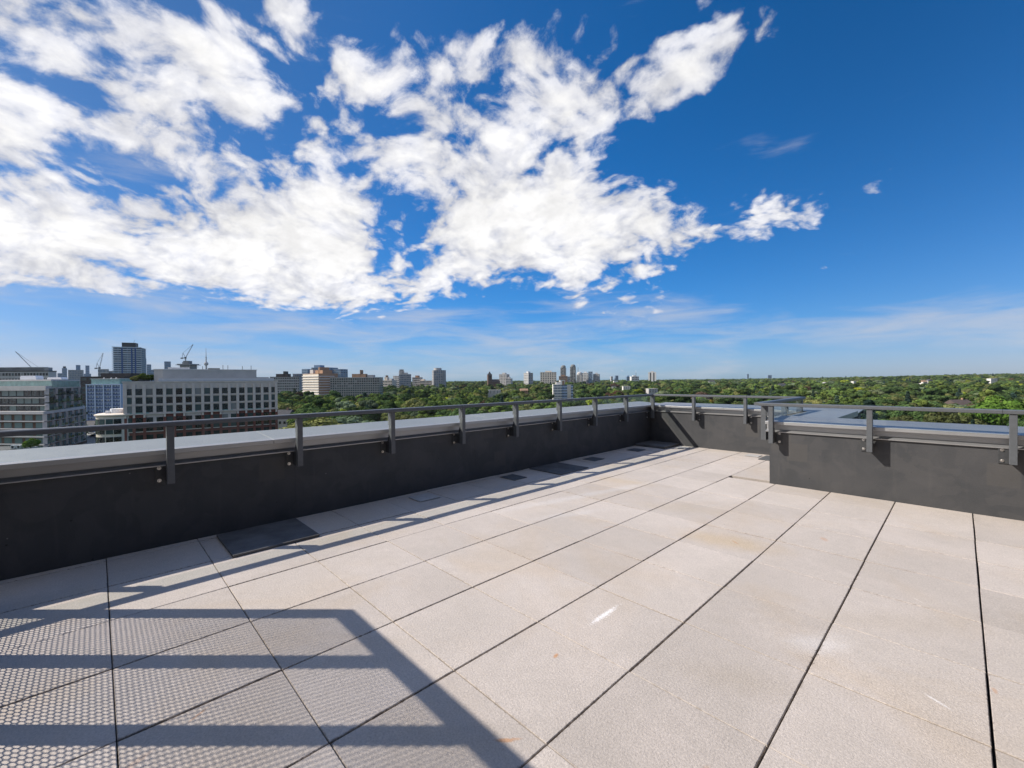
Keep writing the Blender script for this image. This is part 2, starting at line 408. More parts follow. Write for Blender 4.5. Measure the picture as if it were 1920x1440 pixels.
# ------------------------------------------------------------------ terrace materials
def paver_mat():
    m = bpy.data.materials.new('concrete_paver'); m.use_nodes = True
    N = Nodes(m.node_tree)
    b = N.new('ShaderNodeBsdfPrincipled')
    tc = N.new('ShaderNodeTexCoord'); P = tc.outputs['Object']
    geo = N.new('ShaderNodeNewGeometry')
    isl = N.step(geo.outputs['Random Per Island'], 0, 1, 0.91, 1.06, smooth=False)
    big = N.step(N.noise(P, 1.1, 6, 0.62, 0.6), 0.30, 0.72)
    fine = N.step(N.noise(P, 105, 3, 0.75), 0.28, 0.72, 0.78, 1.18, smooth=False)
    mid = N.step(N.noise(P, 14, 5, 0.65), 0.25, 0.75, 0.95, 1.05, smooth=False)
    col = N.mix(big, PAVER_A, PAVER_B)
    # warm tan weathering
    tan = N.math('MULTIPLY', N.step(N.noise(N.vmath('ADD', P, (7.3, 1.1, 0)), 0.9, 5, 0.6, 0.8), 0.47, 0.72), 0.62)
    col = N.mix(tan, col, PAVER_TAN)
    sep = N.new('ShaderNodeSeparateXYZ'); N.l.new(P, sep.inputs[0])
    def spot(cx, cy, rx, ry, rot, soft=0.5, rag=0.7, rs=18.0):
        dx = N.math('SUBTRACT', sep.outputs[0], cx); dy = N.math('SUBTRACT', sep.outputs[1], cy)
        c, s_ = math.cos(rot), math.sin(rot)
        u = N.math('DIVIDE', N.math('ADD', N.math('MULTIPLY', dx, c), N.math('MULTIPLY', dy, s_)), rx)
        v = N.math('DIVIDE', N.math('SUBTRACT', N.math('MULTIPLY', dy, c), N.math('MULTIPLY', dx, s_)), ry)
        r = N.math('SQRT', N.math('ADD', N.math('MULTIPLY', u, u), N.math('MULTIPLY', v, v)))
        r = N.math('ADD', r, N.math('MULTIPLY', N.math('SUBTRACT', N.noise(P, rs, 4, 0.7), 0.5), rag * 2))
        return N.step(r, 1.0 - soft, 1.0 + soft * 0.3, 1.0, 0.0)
    # broad tan stains; pale patches partly paint in sunlight reflected off glass
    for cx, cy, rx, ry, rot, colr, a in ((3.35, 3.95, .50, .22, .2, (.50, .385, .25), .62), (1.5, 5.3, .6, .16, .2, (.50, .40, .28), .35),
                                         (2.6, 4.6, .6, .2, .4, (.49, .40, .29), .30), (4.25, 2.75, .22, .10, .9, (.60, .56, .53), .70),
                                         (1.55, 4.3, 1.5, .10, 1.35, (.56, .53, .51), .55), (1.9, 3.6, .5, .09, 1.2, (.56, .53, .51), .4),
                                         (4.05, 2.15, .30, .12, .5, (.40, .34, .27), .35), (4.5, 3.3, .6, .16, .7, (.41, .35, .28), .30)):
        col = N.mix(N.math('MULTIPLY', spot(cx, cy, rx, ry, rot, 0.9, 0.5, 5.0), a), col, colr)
    # rust flecks
    for cx, cy, rx, ry, rot, a in ((3.33, 1.665, .012, .024, .3, .9), (3.53, 1.115, .012, .045, -.75, .8), (3.555, 1.15, .008, .03, -.75, .5),
                                   (2.50, 0.26, .008, .05, .55, .55), (2.42, 3.55, .008, .09, -.5, .45), (1.55, 4.72, .01, .10, -.6, .45),
                                   (3.42, 3.98, .012, .05, .9, .5), (4.86, 2.02, .008, .016, .2, .7), (4.15, 1.55, .02, .03, .2, .3), (4.62, 1.62, .012, .02, 1.2, .35),
                                   (2.62, 0.05, .02, .06, .5, .25), (3.95, 4.6, .03, .06, .5, .4), (4.9, 2.9, .01, .03, .2, .5)):
        col = N.mix(N.math('MULTIPLY', spot(cx, cy, rx, ry, rot, 0.6, 0.5, 60), a * 0.8), col, (.50, .23, .08))
    # chalk scuffs
    for cx, cy, rx, ry, rot, a in ((3.283, 2.18, .020, .150, 0.0, .75), (4.72, 2.62, .008, .06, 1.0, .45), (4.6, 3.75, .005, .05, .8, .3)):
        col = N.mix(N.math('MULTIPLY', spot(cx, cy, rx, ry, rot, 0.7, 1.5, 60), a), col, (.85, .83, .82))
    # grime and chipped arrises along the joints
    def joint(axis, width):
        w_ = N.math('FRACT', N.math('ADD', N.math('DIVIDE', sep.outputs[axis], 0.61), 100.0))
        dist = N.math('MULTIPLY', N.math('SUBTRACT', 0.5, N.math('ABSOLUTE', N.math('SUBTRACT', w_, 0.5))), 0.61)
        ragged = N.math('MULTIPLY_ADD', N.step(N.noise(P, 38, 4, 0.7), 0.42, 0.70), width, 0.0025)
        return N.step(N.math('DIVIDE', dist, ragged), 0.55, 1.25, 1.0, 0.0)
    soot = N.step(N.noise(P, 1.7, 4, 0.6), 0.35, 0.65, 0.35, 0.85)
    col = N.mix(N.math('MULTIPLY', joint(0, 0.013), soot), col, (.20, .165, .14))
    col = N.mix(N.math('MULTIPLY', joint(1, 0.009), N.math('MULTIPLY', soot, 0.75)), col, (.24, .20, .17))
    # tiny dark specks
    vor = N.new('ShaderNodeTexVoronoi'); N.put(vor.inputs['Vector'], P); vor.inputs['Scale'].default_value = 3.6
    col = N.mix(N.math('MULTIPLY', N.step(vor.outputs['Distance'], 0.012, 0.02, 1.0, 0.0), 0.75), col, (.05, .045, .04))
    k = N.math('MULTIPLY', isl, N.math('MULTIPLY', fine, mid))
    N.put(b.inputs['Base Color'], N.vmath('SCALE', col, k))
    b.inputs['Roughness'].default_value = 0.85
    b.inputs['Specular IOR Level'].default_value = 0.3
    bp = N.new('ShaderNodeBump'); bp.inputs['Strength'].default_value = 0.8; bp.inputs['Distance'].default_value = 0.004
    N.put(bp.inputs['Height'], N.noise(P, 95, 4, 0.75))
    N.l.new(bp.outputs[0], b.inputs['Normal'])
    o = N.new('ShaderNodeOutputMaterial'); N.l.new(b.outputs[0], o.inputs[0])
    return m
PAVER_A = (0.462, 0.412, 0.368); PAVER_B = (0.532, 0.472, 0.424); PAVER_TAN = (0.480, 0.400, 0.320)

def stucco_mat():
    m = bpy.data.materials.new('charcoal_wall_panel'); m.use_nodes = True
    N = Nodes(m.node_tree)
    b = N.new('ShaderNodeBsdfPrincipled')
    tc = N.new('ShaderNodeTexCoord'); P = tc.outputs['Object']
    a = N.step(N.noise(P, 2.2, 6, 0.62, 0.5), 0.35, 0.68)
    col = N.mix(a, (0.043, 0.045, 0.049), (0.060, 0.060, 0.063))
    blot = N.step(N.noise(N.vmath('ADD', P, (5.5, 2.2, 1.1)), 3.1, 3, 0.5, 0.7), 0.52, 0.57)
    col = N.mix(N.math('MULTIPLY', blot, 0.36), col, (0.074, 0.072, 0.073))
    streak = N.noise(N.vmath('MULTIPLY', P, (9, 9, 0.9)), 1.6, 5, 0.6)
    col = N.mix(N.step(streak, 0.55, 0.75, 0, 0.35), col, (0.080, 0.077, 0.076))
    # dust low on the panel and touch-up rectangles
    vor = N.new('ShaderNodeTexVoronoi'); vor.distance = 'CHEBYCHEV'; N.put(vor.inputs['Vector'], P); vor.inputs['Scale'].default_value = 1.9
    col = N.mix(N.step(vor.outputs['Distance'], 0.20, 0.24, 0.6, 0.0), col, (0.074, 0.070, 0.067))
    spk = N.new('ShaderNodeTexVoronoi'); N.put(spk.inputs['Vector'], P); spk.inputs['Scale'].default_value = 5.0
    col = N.mix(N.step(spk.outputs['Distance'], 0.02, 0.035, 0.8, 0.0), col, (0.22, 0.21, 0.20))
    spk2 = N.new('ShaderNodeTexVoronoi'); N.put(spk2.inputs['Vector'], N.vmath('ADD', P, (3.3, 5.1, 2.2))); spk2.inputs['Scale'].default_value = 4.0
    col = N.mix(N.step(spk2.outputs['Distance'], 0.02, 0.035, 0.8, 0.0), col, (0.012, 0.012, 0.012))
    N.put(b.inputs['Base Color'], col)
    b.inputs['Roughness'].default_value = 0.62
    b.inputs['Specular IOR Level'].default_value = 0.45
    bp = N.new('ShaderNodeBump'); bp.inputs['Strength'].default_value = 0.35; bp.inputs['Distance'].default_value = 0.004
    N.put(bp.inputs['Height'], N.noise(P, 60, 5, 0.65))
    N.l.new(bp.outputs[0], b.inputs['Normal'])
    o = N.new('ShaderNodeOutputMaterial'); N.l.new(b.outputs[0], o.inputs[0])
    return m

def coping_mat():
    m = bpy.data.materials.new('grey_coping_metal'); m.use_nodes = True
    N = Nodes(m.node_tree)
    b = N.new('ShaderNodeBsdfPrincipled')
    tc = N.new('ShaderNodeTexCoord'); P = tc.outputs['Object']
    a = N.noise(P, 3.0, 5, 0.6)
    N.put(b.inputs['Base Color'], N.mix(N.step(a, 0.3, 0.7), (0.135, 0.137, 0.140), (0.160, 0.161, 0.163)))
    N.put(b.inputs['Roughness'], N.step(N.noise(P, 7, 5, 0.6), 0.3, 0.7, 0.44, 0.50))
    b.inputs['IOR'].default_value = 3.6
    bp = N.new('ShaderNodeBump'); bp.inputs['Strength'].default_value = 0.05; bp.inputs['Distance'].default_value = 0.01
    N.put(bp.inputs['Height'], N.noise(P, 2.4, 3, 0.5))
    N.l.new(bp.outputs[0], b.inputs['Normal'])
    o = N.new('ShaderNodeOutputMaterial'); N.l.new(b.outputs[0], o.inputs[0])
    return m

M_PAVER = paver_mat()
M_WALL = stucco_mat()
M_COPE = coping_mat()
M_RAIL = principled('grey_rail_paint', (0.098, 0.105, 0.114), 0.42, 0.0, 0.5, 0.10, 30, 0.08, 120)
M_RAILDK = principled('dark_bracket_steel', (0.045, 0.047, 0.05), 0.5, 0.0, 0.5, 0.15, 30)
M_STEEL = principled('stainless_bolt', (0.62, 0.60, 0.57), 0.28, 1.0)
M_MEMB = principled('roof_membrane', (0.02, 0.02, 0.022), 0.9, 0, 0.2, 0.2, 5)
M_MAT = principled('dark_rubber_paver', (0.115, 0.113, 0.112), 0.7, 0, 0.3, 0.35, 4, 0.5, 160)
M_DRAIN = principled('grey_drain_lid', (0.10, 0.105, 0.11), 0.65, 0, 0.3, 0.2, 20, 0.4, 150)
M_PALEDRAIN = principled('pale_drain_lid', (0.40, 0.39, 0.38), 0.8, 0, 0.3, 0.15, 12, 0.4, 150)
M_GLASS = glass_pane_mat('railing_glass', (0.955, 0.98, 0.972), 0.9)
M_SCREEN = principled('screen_metal', (0.10, 0.105, 0.11), 0.5, 0.3)

# ------------------------------------------------------------------ terrace floor
WX = -0.09            # inner face of the long left parapet
FY = 9.00             # inner face of the far parapet
RX, RY = 2.98, 6.57   # corner where the right parapet turns
PT = 0.60             # parapet thickness
rng = random.Random(5)

mb = MB()
mb.box(WX - 0.1, RX + 0.1, -6, FY + 0.1, -0.30, -0.045)
mb.box(RX + 0.1, 11, -6, RY + 0.1, -0.30, -0.045)
tag(mb.build('roof_membrane', M_MEMB), kind='structure')

def paver(mb, x0, x1, y0, y1):
    """one slab with eased edges"""
    dz = rng.uniform(-0.002, 0.002); c = 0.0028
    tx, ty = rng.uniform(-.0012, .0012), rng.uniform(-.0012, .0012)
    def z(x, y): return dz + tx * (x - (x0 + x1) / 2) * 2 + ty * (y - (y0 + y1) / 2) * 2
    vs = []
    for (i, zz) in ((0, -0.045), (0, -c), (c, 0.0)):
        for x, y in ((x0 + i, y0 + i), (x1 - i, y0 + i), (x1 - i, y1 - i), (x0 + i, y1 - i)):
            vs.append((x, y, zz + (z(x, y) if zz > -0.04 else 0)))
    fs = [(k * 4 + a, k * 4 + (a + 1) % 4, k * 4 + 4 + (a + 1) % 4, k * 4 + 4 + a) for k in (0, 1) for a in range(4)] + [(8, 9, 10, 11)]
    mb.add(vs, fs)

mb = MB()
G = 0.61
cols_x = [(WX + 0.004, -0.004)] + [(k * G, (k + 1) * G) for k in range(0, 17)]
for ci, (xa, xb) in enumerate(cols_x):
    for j in range(-9, 15):
        ya, yb = j * G, (j + 1) * G
        if xa > RX - 0.02:
            lim = RY
        elif xb > RX + 0.02:
            # slab cut round the corner of the right parapet
            if ya >= RY - 0.05:
                if ya < FY: paver(mb, xa + .003, RX - .004, ya + .002, min(yb, FY) - .002)
                continue
            lim = RY if yb > RY else FY
        else:
            lim = FY
        if ya >= lim - 0.03: continue
        sx = rng.uniform(-.0012, .0012); sy = rng.uniform(-.001, .001)
        paver(mb, xa + .0042 + sx, xb - .0042 + sx, ya + .0022 + sy, min(yb, lim) - .0022 + sy)
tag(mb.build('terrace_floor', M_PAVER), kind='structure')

def slab_thing(name, label, cat, x0, x1, y0, y1, h, mat, group=None, rot=0.0):
    cx, cy = (x0 + x1) / 2, (y0 + y1) / 2
    m = MB(); w, d = (x1 - x0) / 2, (y1 - y0) / 2; c = 0.006
    m.prism([(-w, -d), (w, -d), (w, d), (-w, d)], 0.0, h)
    o = m.build(name, mat, None, 0.004)
    o.location = (cx, cy, 0.003); o.rotation_euler = (0, 0, rot)
    return tag(o, label, cat, group)
g_mat = 'dark square slabs along the foot of the long parapet'
slab_thing('rubber_paver', 'dark grey square slab under the long parapet, nearest the camera', 'floor slab', -0.005, 0.672, 0.745, 1.434, 0.022, M_MAT, g_mat)
slab_thing('rubber_paver', 'dark grey square slab between two small grey drain lids beside the long parapet', 'floor slab', -0.04, 0.62, 4.975, 5.685, 0.012, M_MAT, g_mat)
slab_thing('rubber_paver', 'raised dark slab tucked in the far corner where two parapets meet', 'floor slab', -0.075, 0.60, 8.30, 8.985, 0.045, M_MAT, g_mat)
g_dr = 'small square drain lids in the terrace floor'
slab_thing('drain_lid', 'small pale square drain lid with worn face beside the long parapet', 'drain lid', 0.085, 0.36, 2.70, 2.985, 0.010, M_PALEDRAIN, g_dr)
slab_thing('drain_lid', 'small dark square drain lid just on the camera side of the middle dark slab', 'drain lid', 0.062, 0.372, 4.24, 4.505, 0.008, M_DRAIN, g_dr)
slab_thing('drain_lid', 'small dark square drain lid just beyond the middle dark slab', 'drain lid', 0.075, 0.345, 6.235, 6.54, 0.008, M_DRAIN, g_dr)
slab_thing('drain_lid', 'small dark square drain lid just before the raised slab in the far corner', 'drain lid', 0.10, 0.37, 7.66, 7.96, 0.008, M_DRAIN, g_dr)
slab_thing('drain_lid', 'thin pale drain lid on the floor at the foot of the far parapet', 'drain lid', 2.02, 2.25, 8.57, 8.80, 0.008, M_PALEDRAIN, g_dr)
slab_thing('drain_lid', 'dark grey drain lid by the corner where the right parapet juts out', 'drain lid', 2.31, 2.62, 8.35, 8.84, 0.012, M_DRAIN, g_dr)
slab_thing('drain_lid', 'small flat lid in the strip of sun where the rail shadow meets the far parapet', 'drain lid', 0.70, 0.92, 8.60, 8.82, 0.010, M_PALEDRAIN, g_dr)

# ------------------------------------------------------------------ parapets
def parapet(name, label, A, B, e0=0.0, e1=0.0, c0=0.0, c1=0.0, joints=(), panels=()):
    """A->B along the inner face, terrace on the left-hand... inner normal = right of A->B turned; a = outward distance"""
    A, B = Vector((*A, 0)), Vector((*B, 0))
    d = (B - A).normalized(); L = (B - A).length
    out = Vector((d.y, -d.x, 0)) * -1          # outward: to the left of A->B
    root = thing(name, label, 'parapet wall', A)
    def fr(x0):
        return lambda x, a, b: d * (x + x0) + out * a + Vector((0, 0, b))
    w = MB()
    ends = [-e0] + list(panels) + [L + e1]
    for u, v in zip(ends[:-1], ends[1:]):
        gu, gv = (0.0007 if u in panels else 0.0), (0.0007 if v in panels else 0.0)
        w.extrude([(0, -0.28), (PT - 0.02, -0.28), (PT - 0.02, 0.80), (0.046, 0.80), (0.046, 0.735), (0, 0.716)], fr(u + gu), v - u - gu - gv)
    w.build('wall', M_WALL, root)
    f = MB()
    f.extrude([(0.002, 0.719), (-0.020, 0.706), (-0.022, 0.716), (0.036, 0.742), (0.036, 0.812), (0.044, 0.812), (0.044, 0.738)], fr(-c0), L + c0 + c1)
    f.build('flashing', M_COPE, root)
    # coping in lengths with a lap joint
    cuts = [-c0] + list(joints) + [L + c1]
    for k, (u, v) in enumerate(zip(cuts[:-1], cuts[1:])):
        c = MB()
        g = 0.0015
        c.extrude([(-0.046, 0.811), (-0.034, 0.809), (-0.034, 0.834), (PT + 0.03, 0.868), (PT + 0.03, 0.80), (PT + 0.042, 0.80), (PT + 0.042, 0.886), (-0.046, 0.851)], fr(u + g), v - u - 2 * g)
        c.build('coping', M_COPE, root, 0.003)
    return root
# the left parapet runs beside the whole terrace
parapet('parapet_wall', 'long charcoal parapet in its own shade running from the near left edge to the far corner', (WX, -6), (WX, FY), 0, PT, 0, PT + 0.042, (4.2, 7.25, 10.3, 13.3), (2.58, 5.02, 7.46, 9.90, 12.34))
parapet('parapet_wall', 'charcoal parapet closing the far end, crossed by two diagonal rail shadows', (WX, FY), (RX, FY), 0.0, PT, -0.044, PT + 0.042, (1.6,))
parapet('parapet_wall', 'short charcoal return parapet half hidden behind the jutting right corner', (RX, FY), (RX, RY), 0, 0.02 - PT, -0.044, -(PT + 0.045))
parapet('parapet_wall', 'sunlit charcoal parapet jutting in from the right with patchy paint', (RX, RY), (10.5, RY), 0, 0, 0.042, 0, (2.17, 5.2))

# ------------------------------------------------------------------ railings
def rail_post(root, fr, x, side):
    """post with its stand-off arm, wall bracket and bolts; fr(x, a, b): along, into the terrace, up"""
    def fbox(m, x0, x1, a0, a1, b0, b1):
        vs = [fr(p, q, r) for p, q, r in ((x0, a0, b0), (x1, a0, b0), (x1, a1, b0), (x0, a1, b0), (x0, a0, b1), (x1, a0, b1), (x1, a1, b1), (x0, a1, b1))]
        m.add(vs, [(0, 3, 2, 1), (4, 5, 6, 7), (0, 1, 5, 4), (1, 2, 6, 5), (2, 3, 7, 6), (3, 0, 4, 7)])
    m = MB(); fbox(m, x - .0265, x + .0265, 0.085, 0.150, 0.565, 1.062)
    p = m.build('post', M_RAIL, root, 0.003)
    # arm: a plate with a raking top edge back to the wall
    m = MB()
    xs = x - .0265 * side
    x0, x1 = sorted((xs, xs + .010 * side))
    prof = [(0.004, 0.570), (0.0845, 0.570), (0.0845, 0.800), (0.050, 0.700), (0.004, 0.700)]
    n = len(prof)
    m.add([fr(x0, a, b) for a, b in prof] + [fr(x1, a, b) for a, b in prof],
          [tuple(range(n))[::-1], tuple(range(n, 2 * n))] + [(i, (i + 1) % n, n + (i + 1) % n, n + i) for i in range(n)])
    m.build('arm', M_RAILDK, p)
    m = MB()
    xa, xb = sorted((xs + 0.011 * side, xs - .070 * side))
    fbox(m, xa, xb, 0.0, 0.010, 0.552, 0.712)
    br = m.build('bracket', M_RAILDK, p, 0.002)
    for zb in (0.582, 0.690):
        c = fr(xs - .042 * side, 0.0095, zb); ax = fr(0, 1, 0) - fr(0, 0, 0)
        m = MB(); m.cyl(c, .015, .0035, 16, None, ax); m.cyl(c + ax * .0034, .0105, .012, 12, .006, ax)
        m.build('bolt', M_STEEL, p)
    # glass clamp on the back of the post
    m = MB(); fbox(m, x - .020, x + .020, 0.060, 0.0855, 0.905, 1.045)
    m.build('glass_channel', M_RAIL, p)
    return p

def railing(name, label, A, B, posts, side, x0, x1, joints=(), panes=True):
    A, B = Vector((*A, 0)), Vector((*B, 0))
    d = (B - A).normalized()
    inn = Vector((d.y, -d.x, 0))             # into the terrace: right of A->B
    root = thing(name, label, 'railing', A)
    fr = lambda x, a, b: d * x + inn * a + Vector((0, 0, b))
    for x in posts:
        rail_post(root, fr, x, side if not isinstance(side, dict) else side.get(x, 1))
    cuts = [x0] + list(joints) + [x1]
    for u, v in zip(cuts[:-1], cuts[1:]):
        m = MB(); g = .0012
        prof = [(0.078, 1.062), (0.158, 1.062), (0.162, 1.066), (0.162, 1.096), (0.152, 1.104), (0.084, 1.104), (0.074, 1.096), (0.074, 1.066)]
        m.extrude(prof, lambda x, a, b: fr(x + u + g, a, b), v - u - 2 * g)
        m.build('handrail', M_RAIL, root, 0.002)
    if panes:
        ps = sorted(posts)
        for a, b in zip(ps[:-1], ps[1:]):
            m = MB()
            vs = [fr(p, q, r) for p, q, r in ((a + .022, .066, .870), (b - .022, .066, .870), (b - .022, .076, .870), (a + .022, .076, .870),
                                             (a + .022, .066, 1.061), (b - .022, .066, 1.061), (b - .022, .076, 1.061), (a + .022, .076, 1.061))]
            m.add(vs, [(0, 3, 2, 1), (4, 5, 6, 7), (0, 1, 5, 4), (1, 2, 6, 5), (2, 3, 7, 6), (3, 0, 4, 7)])
            m.build('glass_pane', M_GLASS, root)
    return root
# along the left parapet (posts at y = ...)
ly = [-4.89, -3.83, -2.77, -1.71, -0.65, 0.415, 1.470, 2.525, 3.590, 4.625, 5.670, 6.715, 7.800, 8.90]
railing('guard_railing', 'grey guard railing on brackets along the long left parapet', (WX, 0), (WX, FY), ly, 1, -6.0, FY - 0.075, (-2.6, 1.58 - 0.03, 3.63, 5.75))
railing('guard_railing', 'grey guard railing along the far end parapet between the two corners', (WX, FY), (RX, FY), [1.04, 2.03, 2.93], -1, 0.075, RX - WX - 0.08, (2.06,))
railing('guard_railing', 'short guard railing on the return, its blue lit handrail running away from the camera', (RX, FY), (RX, RY), [0.35, 1.25, 2.25], 1, 0.075, FY - RY + 0.10)
railing('guard_railing', 'grey guard railing on the right parapet in front of the tree tops', (RX, RY), (9, RY), [0.055, 1.075, 2.17, 3.2, 4.2, 5.2], {0.055: -1, 1.075: 1, 2.17: 1, 3.2: 1, 4.2: 1, 5.2: 1}, -0.085, 6.0, (2.10, 4.3))

# ------------------------------------------------------------------ perforated privacy screen (its shadow crosses the floor)
def privacy_screen():
    x0, y0, h = 0.50, -0.617, 1.95
    root = thing('privacy_screen', 'perforated metal screen with upright bars that throws the lattice shadow', 'privacy screen', (x0, y0, 0))
    L = 3.1
    m = MB(); m.box(-.04, L, -.03, .03, h - .075, h); m.build('top_rail', M_SCREEN, root)
    m = MB(); m.box(-.04, L, -.03, .03, 0.05, 0.11); m.build('bottom_rail', M_SCREEN, root)
    for k in range(5):
        m = MB(); x = k * 0.645
        m.box(x - .035, x + .035, -.04, .04, 0.0, h - .0755); m.build('post', M_SCREEN, root)
    for k in range(4):
        xa, xb = k * 0.645 + .036, (k + 1) * 0.645 - .036
        p = 0.0285; ro = p / math.sqrt(3); ri = ro * SCREEN_HOLE
        verts, faces = [], []
        rows = int((h - .19) / (p * math.sqrt(3) / 2)); cols = int((xb - xa) / p)
        for r in range(rows):
            for c in range(cols):
                cx = xa + (c + 0.5 + (0.5 if r % 2 else 0)) * p; cz = 0.115 + ro + r * p * math.sqrt(3) / 2
                o = len(verts)
                for rad in (ro, ri):
                    for i in range(6):
                        t = math.pi / 6 + i * math.pi / 3
                        verts.append((cx + rad * math.cos(t), 0.0, cz + rad * math.sin(t)))
                for i in range(6):
                    j = (i + 1) % 6
                    faces.append((o + i, o + j, o + 6 + j, o + 6 + i))
        me = bpy.data.meshes.new('perforated_panel'); me.from_pydata(verts, [], faces); me.materials.append(M_SCREEN)
        link('perforated_panel', me, root)
SCREEN_HOLE = 0.74
privacy_screen()

# ------------------------------------------------------------------ unseen penthouse, inferred right of frame; rear wing and height added to darken shade
M_PGLASS = principled('penthouse_glass', (0.015, 0.018, 0.02), 0.04, 0, 0.9)  # for the unseen penthouse right of frame
root = thing('penthouse', 'unseen dark penthouse with tall glass doors, sized to cut sky light on the terrace', 'penthouse', (7.2, -6.0, 0))
mb = MB(); mb.box(0.0, 6.0, -6.0, 12.1, -0.3, 6.4); mb.box(-3.9, -0.001, -6.0, 2.6, -0.3, 6.4); mb.build('wall', M_WALL, root)  # unseen walls; second box is the added rear wing
mb = MB(); mb.box(-4.1, 6.2, -6.2, 2.8, 6.401, 6.65); mb.box(-0.35, 6.2, 2.801, 12.1, 6.401, 6.65); mb.build('roof', M_COPE, root)
for k in range(2, 5):
    mb = MB(); mb.box(-0.05, 0.02, -4.6 + 3.3 * k, -2.2 + 3.3 * k, 0.06, 2.45); d_ = mb.build('glass_door', M_PGLASS, root)
    mb = MB()
    for a, b in ((-4.68, -4.6), (-2.2, -2.12), (-3.44, -3.36)): mb.box(-0.08, 0.02, a + 3.3 * k, b + 3.3 * k, 0.0, 2.53)
    mb.box(-0.08, 0.02, -4.6 + 3.3 * k, -2.2 + 3.3 * k, 2.451, 2.53); mb.build('door_frame', M_RAIL, d_)

# ------------------------------------------------------------------ the land beyond the parapet
GROUND = -27.0
def at(px, D, z=0.0):
    """point at depth D along the view axis, bearing of photograph column px"""
    p = CAM + FWD * D + RGT * ((px - 960) / 810.0 * D)
    return Vector((p.x, p.y, z))
def zat(px, py, D):
    """height of photograph row py at depth D"""
    return CAM.z + (720.5 - 0.0082 * px - py) / 810.0 * D
def smooth(a, b, x):
    t = min(1.0, max(0.0, (x - a) / (b - a))); return t * t * (3 - 2 * t)
def ground_z(x, y):
    v = Vector((x - CAM.x, y - CAM.y))
    D = v.x * FWD.x + v.y * FWD.y; lat = v.x * RGT.x + v.y * RGT.y
    if D < 60: return GROUND
    u = lat / max(D, 1.0)
    px = 960 + 810 * u
    z = GROUND + 3.5 * smooth(330, 1700, D) * smooth(480, 800, px)
    z += smooth(1250, 2000, px) * (4 * smooth(250, 700, D) + 13 * smooth(600, 1700, D))
    z += 3.0 * math.sin(x * 0.0061 + 1.3) * math.sin(y * 0.0047) * smooth(300, 700, D)
    return z

M_GROUND = None
def ground_mat():
    m = bpy.data.materials.new('ground_cover'); m.use_nodes = True
    N = Nodes(m.node_tree)
    b = N.new('ShaderNodeBsdfPrincipled'); b.inputs['Roughness'].default_value = 0.95; b.inputs['Specular IOR Level'].default_value = 0.1
    tc = N.new('ShaderNodeTexCoord'); P = tc.outputs['Object']
    c = N.mix(N.step(N.noise(P, 0.02, 5, 0.6), 0.4, 0.6), (0.030, 0.048, 0.016), (0.055, 0.075, 0.025))
    c = N.mix(N.step(N.noise(P, 0.035, 4, 0.6), 0.60, 0.66, 0, 0.8), c, (0.13, 0.115, 0.095))
    N.put(b.inputs['Base Color'], c)
    o = N.new('ShaderNodeOutputMaterial'); N.l.new(b.outputs[0], o.inputs[0])
    return m
M_GROUND = ground_mat()
def build_ground():
    verts, faces = [], []
    Ds = [-60, 0, 40, 80, 120, 160, 200, 240, 280, 320, 370, 430, 500, 580, 680, 800, 950, 1150, 1400, 1700, 2100, 2700, 3600, 5000, 7000]
    us = [-2.6, -2.2, -1.8, -1.5] + [-1.3 + 0.08 * i for i in range(33)] + [1.5, 1.8, 2.2, 2.6]
    for D in Ds:
        for u in us:
            lat = u * max(D, 120)
            p = CAM + FWD * D + RGT * lat
            verts.append((p.x, p.y, ground_z(p.x, p.y)))
    n = len(us)
    for i in range(len(Ds) - 1):
        for j in range(n - 1):
            a = i * n + j
            faces.append((a, a + 1, a + n + 1, a + n))
    me = bpy.data.meshes.new('ground'); me.from_pydata(verts, [], faces); me.materials.append(M_GROUND)
    me.polygons.foreach_set('use_smooth', [True] * len(me.polygons))
    tag(link('ground', me), kind='structure')
build_ground()

# the block the terrace stands on
M_FACADE = principled('terrace_block_facade', (0.16, 0.155, 0.15), 0.8, 0, 0.3, 0.1, 2)
mb = MB()
mb.box(WX - PT + 0.03, RX + PT - 0.03, -6, FY + PT - 0.03, GROUND, -0.31)
mb.box(RX + PT - 0.029, 10.6, -6, RY + PT - 0.03, GROUND, -0.31)
tag(mb.build('terrace_building', M_FACADE), 'apartment block whose roof terrace lies in the foreground', 'building')
# ledge just outside the return parapet
mb = MB(); mb.box(RX + PT + 0.05, RX + PT + 0.45, RY + PT + 1.2, FY + 0.9, -0.45, 0.42)
lr = thing('roof_ledge', 'low dark roof ledge with a pale metal edge behind the right parapet', 'roof ledge', (0, 0, 0))
mb.build('ledge_wall', M_WALL, lr)
mb = MB(); mb.box(RX + PT + 0.03, RX + PT + 0.50, RY + PT + 1.18, FY + 0.93, 0.4205, 0.455); mb.build('ledge_cap', M_COPE, lr, 0.003)

# streets and the car park seen between the left-hand blocks
M_ASPH = principled('street_asphalt', (0.085, 0.083, 0.08), 0.9, 0, 0.2, 0.25, 0.3)
M_LOT = principled('car_park_concrete', (0.30, 0.285, 0.26), 0.9, 0, 0.2, 0.2, 0.25)
M_LINE = principled('painted_line', (0.7, 0.7, 0.68), 0.8, 0, 0.2)
def sheet(name, pts, dz, mat):
    m = MB(); m.add([(p.x, p.y, GROUND + dz) for p in pts], [tuple(range(len(pts)))])
    return tag(m.build(name, mat), kind='structure')
sheet('street', [at(-60, 140), at(150, 150), at(214, 262), at(205, 420), at(150, 430), at(155, 260), at(-60, 175)], 0.05, M_ASPH)
sheet('car_park', [at(150, 196), at(216, 196), at(212, 262), at(158, 262)], 0.09, M_LOT)
sheet('road', [at(520, 150), at(575, 170), at(590, 260), at(530, 260)], 0.05, M_ASPH)

